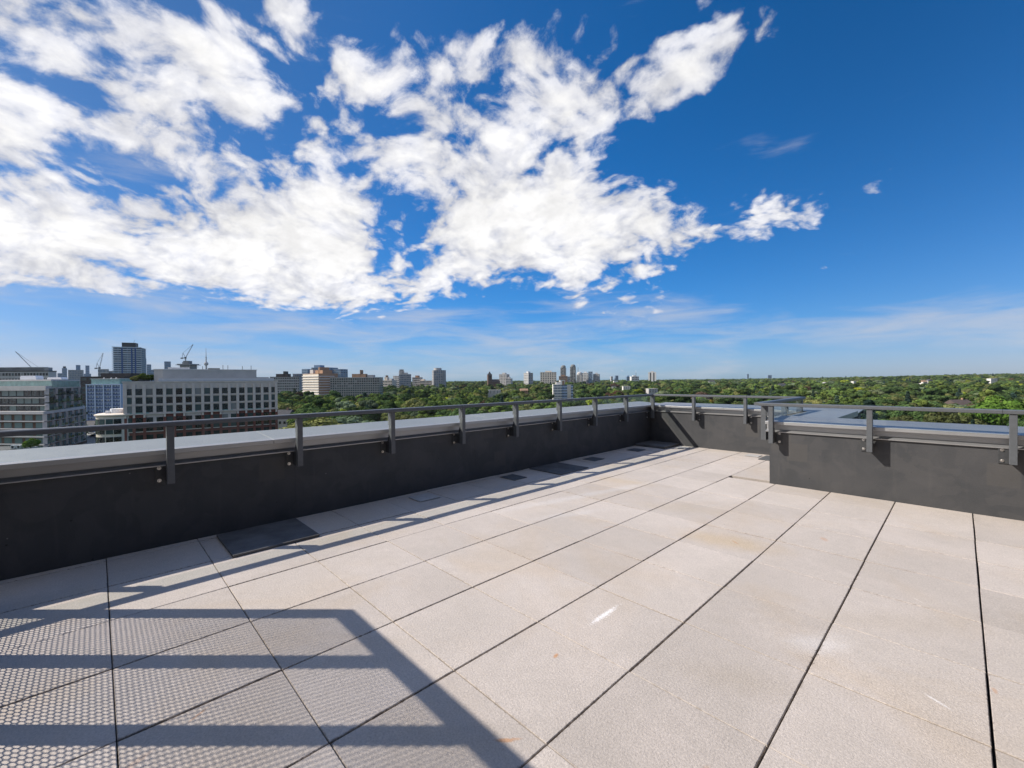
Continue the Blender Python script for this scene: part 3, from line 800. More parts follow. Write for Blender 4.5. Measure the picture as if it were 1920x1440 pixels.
# ------------------------------------------------------------------ city materials
M_CONC = principled('pale_concrete', (0.46, 0.445, 0.43), 0.85, 0, 0.3, 0.12, 0.25)
M_CONCW = principled('off_white_concrete', (0.62, 0.61, 0.59), 0.85, 0, 0.3, 0.08, 0.25)
M_STONE = principled('grey_cast_stone', (0.62, 0.54, 0.485), 0.85, 0, 0.3, 0.12, 0.5)
M_CREAM = principled('cream_stone', (0.66, 0.59, 0.50), 0.85, 0, 0.3, 0.1, 0.4)
M_TAN = principled('tan_brick', (0.36, 0.23, 0.15), 0.9, 0, 0.2, 0.15, 0.4)
M_BROWN = principled('brown_brick', (0.13, 0.085, 0.065), 0.9, 0, 0.2, 0.2, 0.5)
M_DARKB = principled('dark_brown_cladding', (0.065, 0.055, 0.052), 0.8, 0, 0.3, 0.2, 0.5)
M_SLAB = principled('grey_balcony_slab', (0.52, 0.505, 0.50), 0.8, 0, 0.3, 0.08, 0.4)
M_GREYT = principled('grey_tower_cladding', (0.33, 0.33, 0.335), 0.75, 0, 0.3, 0.12, 0.2)
M_BLUEG = principled('blue_tower_cladding', (0.17, 0.25, 0.35), 0.5, 0, 0.5, 0.12, 0.2)
M_ROOFG = principled('grey_roof_gravel', (0.15, 0.145, 0.14), 0.95, 0, 0.1, 0.2, 0.4)
M_WHITEM = principled('white_metal_unit', (0.78, 0.78, 0.78), 0.5, 0, 0.4, 0.05, 1)
M_FRAME = principled('dark_window_frame', (0.035, 0.037, 0.04), 0.5, 0, 0.4)
M_LFRAME = principled('light_window_frame', (0.50, 0.52, 0.53), 0.5, 0, 0.4)
M_BLUEP = principled('blue_spandrel_panel', (0.035, 0.085, 0.24), 0.4, 0, 0.5, 0.15, 0.4)
M_BLUEW = principled('pale_blue_column', (0.42, 0.52, 0.68), 0.6, 0, 0.4)
M_ROOFR = principled('brown_shingle_roof', (0.11, 0.085, 0.075), 0.9, 0, 0.2, 0.2, 0.8)
M_ROOFD = principled('dark_grey_roof', (0.07, 0.07, 0.075), 0.9, 0, 0.2, 0.2, 0.8)
M_WHITEW = principled('white_house_wall', (0.70, 0.68, 0.64), 0.85, 0, 0.3, 0.06, 0.6)
M_PALEGL = principled('pale_balcony_glass', (0.50, 0.58, 0.66), 0.25, 0, 0.6)
M_DARKT = principled('dark_tower_cladding', (0.17, 0.18, 0.18), 0.7, 0, 0.3, 0.12, 0.2)
M_SLABT = principled('grey_buff_render', (0.34, 0.325, 0.30), 0.85, 0, 0.3, 0.12, 0.3)
M_CRANE = principled('crane_steel', (0.20, 0.21, 0.22), 0.6, 0.2, 0.4)

def window_mat(name, dark, light, blind, rough=0.08, teal=(0.10, 0.17, 0.18)):
    m = bpy.data.materials.new(name); m.use_nodes = True
    N = Nodes(m.node_tree)
    b = N.new('ShaderNodeBsdfPrincipled')
    oi = N.new('ShaderNodeObjectInfo')
    r = oi.outputs['Random']
    tc = N.new('ShaderNodeTexCoord')
    n = N.noise(N.vmath('ADD', tc.outputs['Object'], N.vmath('SCALE', (13.1, 7.7, 3.3), r)), 0.8, 3, 0.5)
    c = N.mix(N.step(n, 0.42, 0.60), dark, light)
    c = N.mix(N.step(r, 0.70, 0.72, 0, 0.8), c, teal)
    c = N.mix(N.step(N.math('FRACT', N.math('MULTIPLY', r, 7.31)), 1.0 - blind, 1.0 - blind + 0.01, 0, 0.85), c, (0.26, 0.26, 0.25))
    N.put(b.inputs['Base Color'], c)
    b.inputs['Roughness'].default_value = rough
    b.inputs['Specular IOR Level'].default_value = 0.45
    o = N.new('ShaderNodeOutputMaterial'); N.l.new(b.outputs[0], o.inputs[0])
    return m
M_WIN = window_mat('window_glass', (0.006, 0.008, 0.010), (0.030, 0.036, 0.038), 0.05, teal=(0.05, 0.085, 0.085))
M_WINT = window_mat('teal_window_glass', (0.008, 0.012, 0.014), (0.055, 0.08, 0.085), 0.16, teal=(0.15, 0.23, 0.23))
M_WINB = window_mat('blue_window_glass', (0.04, 0.07, 0.11), (0.14, 0.20, 0.27), 0.12, teal=(0.10, 0.17, 0.26))
M_GREENG = principled('green_penthouse_glass', (0.20, 0.34, 0.31), 0.1, 0, 0.8, 0.25, 0.6)

def box_mesh(name, x0, x1, y0, y1, z0, z1, mat):
    m = MB(); m.box(x0, x1, y0, y1, z0, z1); return m.mesh(name, mat)

def place(name, me, parent, loc=(0, 0, 0), rz=0.0, label=None):
    o = bpy.data.objects.new(name, me); COL.objects.link(o)
    o.parent = parent; o.location = loc
    if rz: o.rotation_euler = (0, 0, rz)
    if label: o['label'] = label
    return o

class Facades:
    """places window parts on the faces of one building; the first 100 stay separate, the rest become one part"""
    def __init__(s, root, name='window', mat=None, cap=100):
        s.root = root; s.name = name; s.mat = mat; s.items = []; s.cap = cap
    def face(s, p0, p1, z0, floors, fh, bays, ww, wh, sill, proud=0.06, skip=None, depth=0.10):
        p0, p1 = Vector((*p0, 0)), Vector((*p1, 0))
        d = (p1 - p0); L = d.length; d.normalize(); ang = math.atan2(d.y, d.x)
        out = Vector((d.y, -d.x, 0))
        bw = L / bays
        for k in range(floors):
            for j in range(bays):
                if skip and skip(k, j): continue
                c = p0 + d * (bw * (j + 0.5)) + out * proud
                s.items.append((Vector((c.x, c.y, z0 + k * fh + sill)), ang, ww, wh, depth))
    def build(s):
        keyed = {}
        items = sorted(s.items, key=lambda i: -i[0].z)
        for (c, ang, ww, wh, dp) in items[:s.cap]:
            k = (round(ww, 2), round(wh, 2), round(dp, 2))
            if k not in keyed:
                keyed[k] = box_mesh(s.name, -ww / 2, ww / 2, -dp / 2, dp / 2, 0, wh, s.mat)
            place(s.name, keyed[k], s.root, c, ang)
        rest = items[s.cap:]
        if rest:
            m = MB()
            for (c, ang, ww, wh, dp) in rest:
                m.box(-ww / 2, ww / 2, -dp / 2, dp / 2, 0, wh, Matrix.Translation(c) @ Matrix.Rotation(ang, 4, 'Z'))
            o = m.build(s.name, s.mat, s.root); o['kind'] = 'stuff'
        return len(items)

KEEP_CLEAR = []
def block(name, label, px0, px1, ptop, D, depth, mat, floors=0, bays=0, side_bays=0, rot=0.0, roof=None, pent=None, win=None, wmat=None,
          group=None, slabs=None, slab_out=0.6, cat='building', frac=(0.6, 0.5), side_mat=None, base=None, crown=None):
    """rectangular block facing the terrace: front spans columns px0..px1 at depth D, top at row ptop"""
    pxc = (px0 + px1) / 2
    c = at(pxc, D)
    gz = ground_z(c.x, c.y) if base is None else base
    w = (px1 - px0) / 810.0 * D
    w = w / (math.cos(rot) - (pxc - 960) / 810.0 * math.sin(rot))      # the columns bound the front face
    KEEP_CLEAR.append((c.x, c.y, max(w, depth) * 0.6 + 3, D))
    h = zat(pxc, ptop, D) - gz
    root = thing(name, label, cat, (c.x, c.y, gz), YAW + rot, group)
    W2 = w / 2
    m = MB(); m.box(-W2, W2, 0, depth, -3, h)
    if side_mat:
        m.cur = 1; m.box(W2 - 0.3, W2 + 0.08, 0.05, depth - 0.05, -3, h - 0.1)
        m.build('wall', [mat, side_mat], root)
    else:
        m.build('wall', mat, root)
    m = MB(); m.box(-W2 - .15, W2 + .15, -.15, depth + .15, h, h + 0.7); m.build('parapet', roof or mat, root)
    if pent:
        for (a, b, hh, mt) in pent:
            m = MB(); m.box(-W2 + a * w, -W2 + b * w, depth * .25, depth * .75, h + 0.7, h + hh); m.build('roof_house', mt, root)
    if floors and bays:
        fh = h / floors
        F = Facades(root, 'window', wmat or M_WIN)
        ww, wh = (w / bays) * frac[0], fh * frac[1]
        F.face((-W2, 0), (W2, 0), 0, floors, fh, bays, ww, wh, fh * (1 - frac[1]) * 0.55)
        if side_bays:
            ws = depth / side_bays * frac[0]
            F.face((-W2, depth), (-W2, 0), 0, floors, fh, side_bays, ws, wh, fh * (1 - frac[1]) * 0.55)
            F.face((W2, 0), (W2, depth), 0, floors, fh, side_bays, ws, wh, fh * (1 - frac[1]) * 0.55)
        F.build()
    if slabs:
        n, sm = slabs
        fh = h / n
        me = box_mesh('balcony', -W2 - slab_out, W2 + slab_out, -slab_out, depth * 0.8, -0.12, 0.12 + fh * 0.22, sm)
        for k in range(1, n):
            place('balcony', me, root, (0, 0, k * fh))
    return root, w, h

# ------------------------------------------------------------------ brick and stone mid-rise
def brick_mat():
    m = bpy.data.materials.new('red_brick'); m.use_nodes = True
    N = Nodes(m.node_tree)
    b = N.new('ShaderNodeBsdfPrincipled'); b.inputs['Roughness'].default_value = 0.9; b.inputs['Specular IOR Level'].default_value = 0.2
    tc = N.new('ShaderNodeTexCoord')
    br = N.new('ShaderNodeTexBrick'); br.inputs['Scale'].default_value = 1.0
    sw = N.new('ShaderNodeSeparateXYZ'); N.l.new(tc.outputs['Object'], sw.inputs[0])
    cb = N.new('ShaderNodeCombineXYZ'); N.put(cb.inputs[0], N.math('ADD', sw.outputs[0], sw.outputs[1])); N.put(cb.inputs[1], sw.outputs[2])
    N.l.new(cb.outputs[0], br.inputs['Vector'])
    br.inputs['Color1'].default_value = (0.20, 0.062, 0.046, 1); br.inputs['Color2'].default_value = (0.24, 0.085, 0.062, 1); br.inputs['Mortar'].default_value = (0.17, 0.10, 0.08, 1)
    br.inputs['Brick Width'].default_value = 0.4; br.inputs['Row Height'].default_value = 0.15; br.inputs['Mortar Size'].default_value = 0.015
    n = N.step(N.noise(tc.outputs['Object'], 0.4, 4, 0.6), 0.3, 0.7, 0.85, 1.15)
    N.put(b.inputs['Base Color'], N.vmath('SCALE', br.outputs[0], n))
    o = N.new('ShaderNodeOutputMaterial'); N.l.new(b.outputs[0], o.inputs[0])
    return m
M_BRICK = brick_mat()

def midrise():
    A, B = at(230, 148), at(520, 177)
    d = (B - A); L = d.length; ang = math.atan2(d.y, d.x)
    root = thing('midrise_apartment_block', 'grey stone and red brick apartment block with a rounded corner and rows of dark windows', 'building', (A.x, A.y, GROUND), ang)
    top = 1.6 - GROUND; fh = 3.05; dep = 22.0
    nb = 17; bw = L / nb
    zs = top - 1.9 - 3 * fh            # foot of the stone storeys
    m = MB(); m.box(0, L, 0, dep, zs, top); m.build('stone_wall', M_STONE, root)
    m = MB(); m.box(-0.0, L, 0.02, dep, 0, zs - 0.002); m.build('brick_wall', M_BRICK, root)
    m = MB(); m.box(-.25, L + .25, -.25, dep + .2, top, top + 0.45); m.build('roof_edge', M_STONE, root)
    m = MB(); m.box(0.6, L - 0.6, 0.3, dep - .5, top + .451, top + .47); m.build('roof', M_ROOFG, root)
    stone_pair = lambda j: (j // 2) % 2 == 1 and j < 13
    # storey-high stone bays reaching down into the brick
    zb = zs - fh
    me = box_mesh('stone_bay', 0.1, bw * 2 - 0.1, -0.02, 0.10, 0, fh + 0.5, M_STONE)
    for j in range(0, nb - 1, 2):
        if stone_pair(j): place('stone_bay', me, root, (j * bw, 0, zb - 0.5))
    # piers
    pm = box_mesh('pier', -bw * 0.165, bw * 0.165, -0.50, 0.05, 0, 3 * fh + 1.0, M_STONE)
    pb = box_mesh('brick_pier', -bw * 0.14, bw * 0.14, -0.42, 0.05, 0, zs - 0.4, M_BRICK)
    cap = box_mesh('stone_cap', -bw * 0.11, bw * 0.11, -0.48, 0.0, 0, 1.0, M_CREAM)
    for j in range(nb + 1):
        x = min(max(j * bw, bw * .2), L - bw * .2)
        place('pier', pm, root, (x, 0, zs + 0.3))
        if not (0 < j < nb and stone_pair(j) and stone_pair(j - 1)):
            place('brick_pier', pb, root, (x, 0, 0))
            place('stone_cap', cap, root, (x, 0, zs - 1.2))
    # floor bands of the stone storeys and sills of the brick ones
    for k in range(1, 3):
        m = MB(); m.box(-.05, L + .05, -0.34, 0.05, zs + 0.25 + k * fh - .22, zs + 0.25 + k * fh + .24); m.build('stone_band', M_STONE, root)
    m = MB(); m.box(-.05, L + .05, -0.60, 0.05, zs - .12, zs + .22); m.build('cornice', M_STONE, root)
    for k in range(1, 7):
        z = zs - k * fh
        if z < 1: break
        m = MB(); m.box(-.02, L + .02, -0.26, 0.05, z - .20, z + .06); m.build('sill_band', M_CREAM, root)
    F = Facades(root, 'window', M_WIN, 84)
    F.face((0, 0), (L, 0), zs + 0.25, 3, fh, nb, bw * 0.66, 2.2, 0.34, 0.03)
    F.face((0, 0), (L, 0), zs - 6 * fh, 6, fh, nb, bw * 0.66, 1.75, 0.10, 0.05)
    F.build()
    # french-balcony rails on some of the stone storeys
    rm = box_mesh('balcony_rail', -bw * .34, bw * .34, -0.02, 0.02, 0, 0.95, M_FRAME)
    for j, k in ((1, 0), (5, 0), (6, 0), (9, 0), (10, 0), (13, 0), (14, 0)):
        o = place('balcony_rail', box_mesh('balcony_rail', -bw * .9, bw * .9, -0.03, 0.03, 0, 0.35, M_GREENG), root, (j * bw + bw / 2, -0.42, zs + .23))
    # roof house
    m = MB(); x0, x1 = L * 0.225, L * 0.86
    m.prism([(x0, 6), (x1, 6), (x1, 17), (x0, 17), (x0 - 2.6, 14), (x0 - 2.6, 8)], top + .47, top + 4.7)
    m.build('roof_house', M_CONC, root)
    m = MB(); m.prism([(x0 - .1, 5.9), (x1 + .15, 5.9), (x1 + .15, 17.1), (x0 - .1, 17.1), (x0 - 2.8, 14.1), (x0 - 2.8, 7.9)], top + 4.7, top + 5.0); m.build('roof_house_cap', M_CONCW, root)
    m = MB(); m.box(x0 + 1.5, x0 + 8, 9, 14, top + 5.0, top + 5.7); m.build('roof_hatch', M_CONCW, root)
    m = MB(); m.box(L * .52, L * .60, 9, 14, top + 5.0, top + 5.5); m.build('roof_hatch', M_DARKB, root)
    for fx, hh in ((.62, 1.8), (.655, 1.7), (.76, 1.4), (.825, 1.7), (.48, 1.2)):
        m = MB(); m.cyl((L * fx, 8, top + 5.0), 0.09, hh, 8); m.build('vent_pipe', M_FRAME, root)
    m = MB(); m.box(L * .86 + .2, L - 2, 7, 16, top + .47, top + 1.9); m.build('roof_unit', M_CONC, root)
    # glass rail along the roof terrace
    m = MB(); m.box(L * .2, L - 1, 1.4, 1.46, top + .47, top + 1.45); m.build('roof_rail', M_LFRAME, root)
    # rounded corner wing, lower than the main block
    r = 6.2; cx, cy = -1.2, 5.6; wt = zs - 0.4
    m = MB(); m.cyl((cx, cy, 0), r, wt, 48); m.build('corner_tower', M_CREAM, root)
    m = MB(); m.lathe((cx, cy, wt), [(r + .02, 0), (r + .45, .25), (r + .5, .6), (r - .4, .9), (r - 1.2, 1.0)], 48); m.build('corner_cornice', M_CREAM, root)
    m = MB(); m.cyl((cx - .5, cy - 1.0, wt + 1.0), 2.0, 1.5, 20); m.build('roof_tank', M_WHITEM, root)
    m = MB(); m.box(cx - 3.6, cx - 2.6, cy - 2.5, cy - .8, wt + 1.0, wt + 1.8); m.build('roof_unit', M_WHITEM, root)
    wm = box_mesh('corner_window', -.95, .95, -.08, .08, 0, 2.05, M_WIN)
    for k in range(7):
        z = wt - 2.85 - k * fh
        if z < 0.5: break
        for t in (-178, -156, -134, -112, -92):
            a = R(t)
            place('corner_window', wm, root, (cx + math.cos(a) * (r + .02), cy + math.sin(a) * (r + .02), z), a + math.pi / 2)
midrise()
# shrubs in planters on that roof are planted in the tree section

# ------------------------------------------------------------------ glass and slab condominium at the left edge
def condo():
    P1 = at(86, 171); P0 = at(-70, 176); P2 = at(152, 205); P2b = at(163, 208)
    root = thing('terraced_condominium', 'glass condominium with white slab edges stepping back in tiers at the left edge', 'building', (P1.x, P1.y, GROUND))
    def loc(p): return Vector((p.x - P1.x, p.y - P1.y))
    q0, q1, q2, q2b = loc(P0), Vector((0, 0)), loc(P2), loc(P2b)
    back = Vector((FWD.x, FWD.y)) * 30 - Vector((RGT.x, RGT.y)) * 33
    fh = 3.05
    def ring(off, end):
        o = -Vector((FWD.x, FWD.y)) * off + Vector((RGT.x, RGT.y)) * off * 0.55
        return [q0 + o, q1 + o, end + o, end + back + o, q0 + back + o]
    def ring_prism(nm, pts, z0, z1, mat):
        m = MB(); m.prism([(p.x, p.y) for p in pts], z0, z1); return m.build(nm, mat, root)
    z_up_top, z_up_bot = 0.6 - GROUND, -9.9 - GROUND
    ring_prism('upper_core', ring(-0.9, q2), z_up_bot, z_up_top - 1.0, M_FRAME)
    ring_prism('lower_core', ring(1.1, q2b), 0, z_up_bot, M_BROWN)
    # upper tier: parapet band and slab edges
    ring_prism('parapet_band', ring(0.35, q2), z_up_top - 1.75, z_up_top, M_SLAB)
    for k in (1, 2):
        ring_prism('slab_edge', ring(0.55, q2), z_up_top - 1.75 - k * fh - 0.0, z_up_top - 1.75 - k * fh + 0.28, M_SLAB)
    ring_prism('parapet_band', ring(2.3, q2b), z_up_bot - .55, z_up_bot + .55, M_SLAB)
    for k in range(1, 6):
        z = z_up_bot - .55 - k * fh
        if z < 0: break
        ring_prism('slab_edge', ring(2.1, q2b), z, z + 0.42, M_SLAB)
    o_up = lambda off: (-Vector((FWD.x, FWD.y)) * off + Vector((RGT.x, RGT.y)) * off * 0.55)
    F = Facades(root, 'window', M_WINT, 60)
    for (a, b, nb) in ((q0, q1, 11), (q1, q2, 14)):
        u, v = a + o_up(-0.9), b + o_up(-0.9)
        L = (v - u).length
        for k in range(3):
            F.face((u.x, u.y), (v.x, v.y), z_up_bot + .4 + k * fh, 1, fh, nb, L / nb * 0.86, 2.35, 0.12, 0.03)
    for (a, b, nb) in ((q0, q1, 8), (q1, q2b, 13)):
        u, v = a + o_up(1.1), b + o_up(1.1)
        L = (v - u).length
        F.face((u.x, u.y), (v.x, v.y), z_up_bot - .55 - 5 * fh, 5, fh, nb, L / nb * 0.70, 2.1, 0.55, 0.03)
    F.build()
    # balcony dividers on the receding side and balcony glass
    for (a, b, nb, off, z0, n) in ((q1, q2b, 13, 1.6, z_up_bot - .55 - 5 * fh, 5), (q1, q2, 9, -.2, z_up_bot + .55, 3)):
        u, v = a + o_up(off), b + o_up(off); d = (v - u); L = d.length; d.normalize(); ang = math.atan2(d.y, d.x)
        fm = box_mesh('balcony_divider', -.06, .06, -.75, .55, 0, fh - .45, M_SLAB)
        gm = box_mesh('balcony_glass', .3, L / nb - .3, -.78, -.74, 0, 1.0, M_WINT)
        for k in range(n):
            for j in range(nb + 1):
                p = u + d * (L / nb * j)
                if j % 2 == 0: place('balcony_divider', fm, root, (p.x, p.y, z0 + k * fh + .44), ang)
                if j < nb and (j + k) % 3: place('balcony_glass', gm, root, (p.x, p.y, z0 + k * fh + .44), ang)
    # glazed penthouse set back
    ring_prism('penthouse_glass', ring(-4.5, q2 * 0.80), z_up_top - .5, z_up_top + 2.1, M_GREENG)
    ring_prism('penthouse_roof', ring(-3.9, q2 * 0.84), z_up_top + 2.1, z_up_top + 2.7, M_SLAB)
    for (px, D, w, h) in ((60, 186, 6.8, 1.7), (108, 196, 6.4, 1.1)):
        p = loc(at(px, D)); m = MB()
        prof = [(-w / 2, 0), (w / 2, 0), (w / 2, h * .6), (w / 2 - .4, h), (-w / 2 + .4, h), (-w / 2, h * .6)]
        Mx = Matrix.Translation((p.x, p.y, z_up_top + 2.7)) @ Matrix.Rotation(YAW, 4, 'Z')
        n = len(prof)
        m.add([Mx @ Vector((a, y, b)) for y in (-1.5, 1.5) for a, b in prof], [tuple(range(n)), tuple(range(n, 2 * n))[::-1]] + [(i + n, (i + 1) % n + n, (i + 1) % n, i) for i in range(n)])
        m.build('roof_unit', M_WHITEM, root)
condo()

# low podium roof in front of it with two air conditioners
pr = at(25, 128)
root = thing('podium_roof', 'flat gravel podium roof at the foot of the glass condominium', 'low building', (pr.x, pr.y, GROUND), YAW)
m = MB(); m.box(-16, 2.4, -4, 4, 0, -17.6 - GROUND); m.build('wall', M_CONC, root)
m = MB(); m.box(-15.6, 2.0, -3.6, 3.6, -17.599 - GROUND, -17.5 - GROUND); m.build('roof', M_ROOFG, root)
for i, (px, lab) in enumerate(((24, 'boxy grey air conditioner on the podium roof, left of the pair'), (35, 'boxy grey air conditioner on the podium roof, right of the pair'))):
    p = at(px, 126)
    ac = thing('air_conditioner', lab, 'air conditioner', (p.x, p.y, -17.5), YAW, 'air conditioners on the podium roof')
    m = MB(); m.box(-.6, .6, -.4, .4, 0.1, 1.15); m.build('casing', M_LFRAME, ac, .03)
    m = MB(); m.cyl((0, -.401, .65), .38, .03, 20, None, (0, -1, 0)); m.build('fan_grille', M_FRAME, ac)
    m = MB(); m.box(-.55, -.45, -.38, .38, 0, .1); m.box(.45, .55, -.38, .38, 0, .1); m.build('foot', M_FRAME, ac)

# ------------------------------------------------------------------ blue office block with pale columns
def blue_office():
    D = 330; P = at(194.5, D); w = 67 / 810 * D
    root = thing('blue_office_block', 'office block of blue panels between pale columns with a green glass top storey', 'building', (P.x, P.y, GROUND), YAW - 0.05)
    top = zat(194, 722, D) - GROUND; W2 = w / 2; n = 10; fh = top / n
    m = MB(); m.box(-W2, W2, 0, 16, 0, top); m.build('wall', M_BLUEW, root)
    F = Facades(root, 'window', M_WINB, 100); F.face((-W2, 0), (W2, 0), 0, n, fh, 12, w / 12 * .72, fh * .48, fh * .45, 0.05); F.build()
    pm = box_mesh('blue_panel', -w / 8 + .5, w / 8 - .5, -.14, .02, 0, fh * .34, M_BLUEP)
    cm = box_mesh('column', -.42, .42, -.5, .05, 0, top + .3, M_BLUEW)
    for j in range(4):
        for k in range(n): place('blue_panel', pm, root, (-W2 + w / 4 * (j + .5), 0, k * fh + .25))
    for j in range(5): place('column', cm, root, (-W2 + w / 4 * j, 0, 0))
    m = MB(); m.box(-W2 - .5, W2 + .5, -.5, 16.2, top, top + .8); m.build('parapet', M_BLUEW, root)
    m = MB(); m.box(-W2 + 1.5, W2 - 3, 2, 12, top + .8, top + 4.6); m.build('glass_storey', M_GREENG, root)
    m = MB(); m.box(-W2 + 1.2, W2 - 2.7, 1.7, 12.3, top + 4.6, top + 5.0); m.build('roof_slab', M_CONCW, root)
    for x in (-5, 1, 5):
        m = MB(); m.cyl((x, 5, top + 5.0), .5, .8, 12, .3); m.build('roof_vent', M_CONCW, root)
blue_office()

# ------------------------------------------------------------------ tall tower with wrap-round balconies
def balcony_tower():
    D = 620; w = 40 / 810 * D; P = at(239.5, D)
    root = thing('balcony_tower', 'tall apartment tower ringed by pale balconies with a dark rooftop core', 'tower block', (P.x, P.y, GROUND), YAW + 0.50)
    top = zat(239, 652, D) - GROUND; W2 = w / 2; n = 26; fh = top / n; dep = 26
    m = MB(); m.box(-W2, W2, 0, dep, 0, top); m.build('wall', M_BLUEG, root)
    F = Facades(root, 'window', M_WINB, 100)
    F.face((-W2, 0), (W2, 0), top - 16 * fh, 16, fh, 6, w / 6 * .8, fh * .62, fh * .2, .05); F.build()
    bm = box_mesh('balcony', -W2 - 1.5, W2 + 1.5, -1.6, dep * .9, 0, .28, M_SLAB)
    gm = box_mesh('balcony_front', -W2 - .9, W2 + .9, -1.62, -1.50, .29, 1.15, M_PALEGL)
    for k in range(8, n + 1):
        b = place('balcony', bm, root, (0, 0, k * fh - .1)); place('balcony_front', gm, b)
    for x in (-.18, .17, .30):
        m = MB(); m.box(x * w - .8, x * w + .8, -1.75, 0, top - 17 * fh, top); m.build('fin', M_BLUEP, root)
    m = MB(); m.box(-W2 * .45, W2 * .55, 4, 18, top + .2, top + 7.6); m.build('rooftop_core', M_FRAME, root)
    m = MB(); m.bar((W2 * .35, 8, top + 7.6), (W2 * .45, 8, top + 12), .25); m.build('mast', M_CRANE, root)
balcony_tower()

# ------------------------------------------------------------------ farther buildings
block('low_office_block', 'long low office block with a dark glazed top floor behind the glass condominium', -25, 91, 697, 330, 6, M_CONC, 9, 20, 0, 0.02, M_FRAME,
      [(0.12, 0.97, 3.2, M_GREYT), (0.16, 0.90, 3.6, M_CONCW)], wmat=M_WIN, cat='building', frac=(.7, .5))
block('brown_office_block', 'dark brown windowless block behind the blue office block', 151, 234, 707, 430, 30, M_DARKB, 8, 6, 0, 0, M_DARKB, [(0.30, 0.98, 4.0, M_DARKB)])
g_dt = 'hazy towers on the left skyline'
for a in (
    ('Slim pale blue tower with a dark cap left of a broad grey slab', 116.5, 125.5, 690.5, 1900, 22, M_BLUEG, 12, 4),
    ('short pale blue block at the foot of the slim dark-capped tower', 108, 116.3, 700, 1900, 22, M_BLUEG, 8, 3),
    ('broad grey slab tower with a raised blue centre on the left skyline', 128, 155, 694, 1150, 24, M_GREYT, 12, 9),
    ('slender stepped blue tower left of the small far crane', 160.5, 167.5, 685.5, 2100, 20, M_BLUEG, 14, 3),
    ('low blue block carrying the slender stepped tower', 157.5, 170.5, 701, 2080, 20, M_BLUEG, 6, 4),
    ('pale terraced block beneath the small far crane', 184, 204, 692.5, 950, 26, M_CONC, 8, 7),
    ('pale low block between the far crane and the balcony tower', 204.5, 216, 696, 960, 26, M_GREYT, 8, 5),
    ('thin blue tower close behind the right edge of the balcony tower', 267.5, 275, 672.5, 1700, 24, M_BLUEG, 16, 3),
    ('paler blue tower beside the thin one behind the balcony tower', 275.5, 283, 683.5, 2000, 24, M_BLUEG, 12, 3),
    ('wide flat-topped blue block above the rooftop shrubs', 280, 300, 693.5, 1500, 24, M_BLUEG, 8, 6),
    ('square blue glass tower standing alone above the stone block roof', 308.5, 320, 678, 1700, 24, M_BLUEG, 12, 5)):
    lab, p0, p1, pt, D, dep, mt, fl, ba = a
    pent = [(0.2, 0.8, 9, M_FRAME)] if 'dark cap' in lab else ([(0.52, 0.80, 14, M_BLUEG)] if 'raised blue' in lab else None)
    block('skyline_tower', lab[0].lower() + lab[1:], p0, p1, pt, D, dep, mt, fl, ba, 0, math.atan((960 - p0) / 810.0) - random.Random(p0).uniform(.0, .12), None, pent, wmat=M_WINB, group=g_dt, cat='tower block', frac=(.7, .45))

def crane(label, px, D, zb, zt, tip_px, tip_py, group='construction cranes on the skyline'):
    P = at(px, D); root = thing('construction_crane', label, 'crane', (P.x, P.y, zb), YAW, group)
    def lattice(m, a, b, w, n):
        a, b = Vector(a), Vector(b); d = (b - a).normalized(); u = d.cross(Vector((0, 1, 0))).normalized() * w / 2; v = Vector((0, 1, 0)) * w / 2
        cs = [u + v, u - v, -u - v, -u + v]
        for c in cs: m.bar(a + c, b + c, w * .16)
        for k in range(n):
            p, q = a + (b - a) * k / n, a + (b - a) * (k + 1) / n
            for i in range(4): m.bar(p + cs[i], q + cs[(i + 1) % 4], w * .1)
    H = zt - zb
    m = MB(); lattice(m, (0, 0, 0), (0, 0, H), D * .0016, 10); m.build('mast', M_CRANE, root)
    tx = (tip_px - px) / 810 * D; tz = zat(tip_px, tip_py, D) - zb
    m = MB(); lattice(m, (0, 0, H), (tx, 0, tz), D * .0011, 16); m.build('jib', M_CRANE, root)
    s = -1 if tx > 0 else 1
    m = MB(); m.box(min(0, s * 6 * D / 700), max(0, s * 6 * D / 700), -1.2, 1.2, H - 1, H + .6); m.box(s * 6 * D / 700 - 2, s * 6 * D / 700 + 2, -1.0, 1.0, H - 2.0, H + .6)
    m.build('counterweight', M_CRANE, root)
    m = MB(); m.box(-1.2, 1.2, -1.4, 1.4, H - 1.4, H + 1.6); m.build('cab', M_FRAME, root)
    top = Vector((s * 4 * D / 700, 0, H + 8 * D / 700))
    m = MB(); m.bar((0, 0, H), top, D * .0006); m.bar((s * 5.5 * D / 700, 0, H), top, D * .0005); m.build('a_frame', M_CRANE, root)
    m = MB(); m.bar(top, (tx * .96, 0, H + (tz - H) * .97), D * .00035); m.build('hoist_cable', M_CRANE, root)
    return root
crane('large crane with its jib leaning up to the left above the low office block', 68, 520, -10, zat(68, 698, 520), 30, 659)
crane('small far crane with its jib leaning up to the right beside the balcony tower', 187, 900, -10, zat(187, 690, 900), 194, 662)

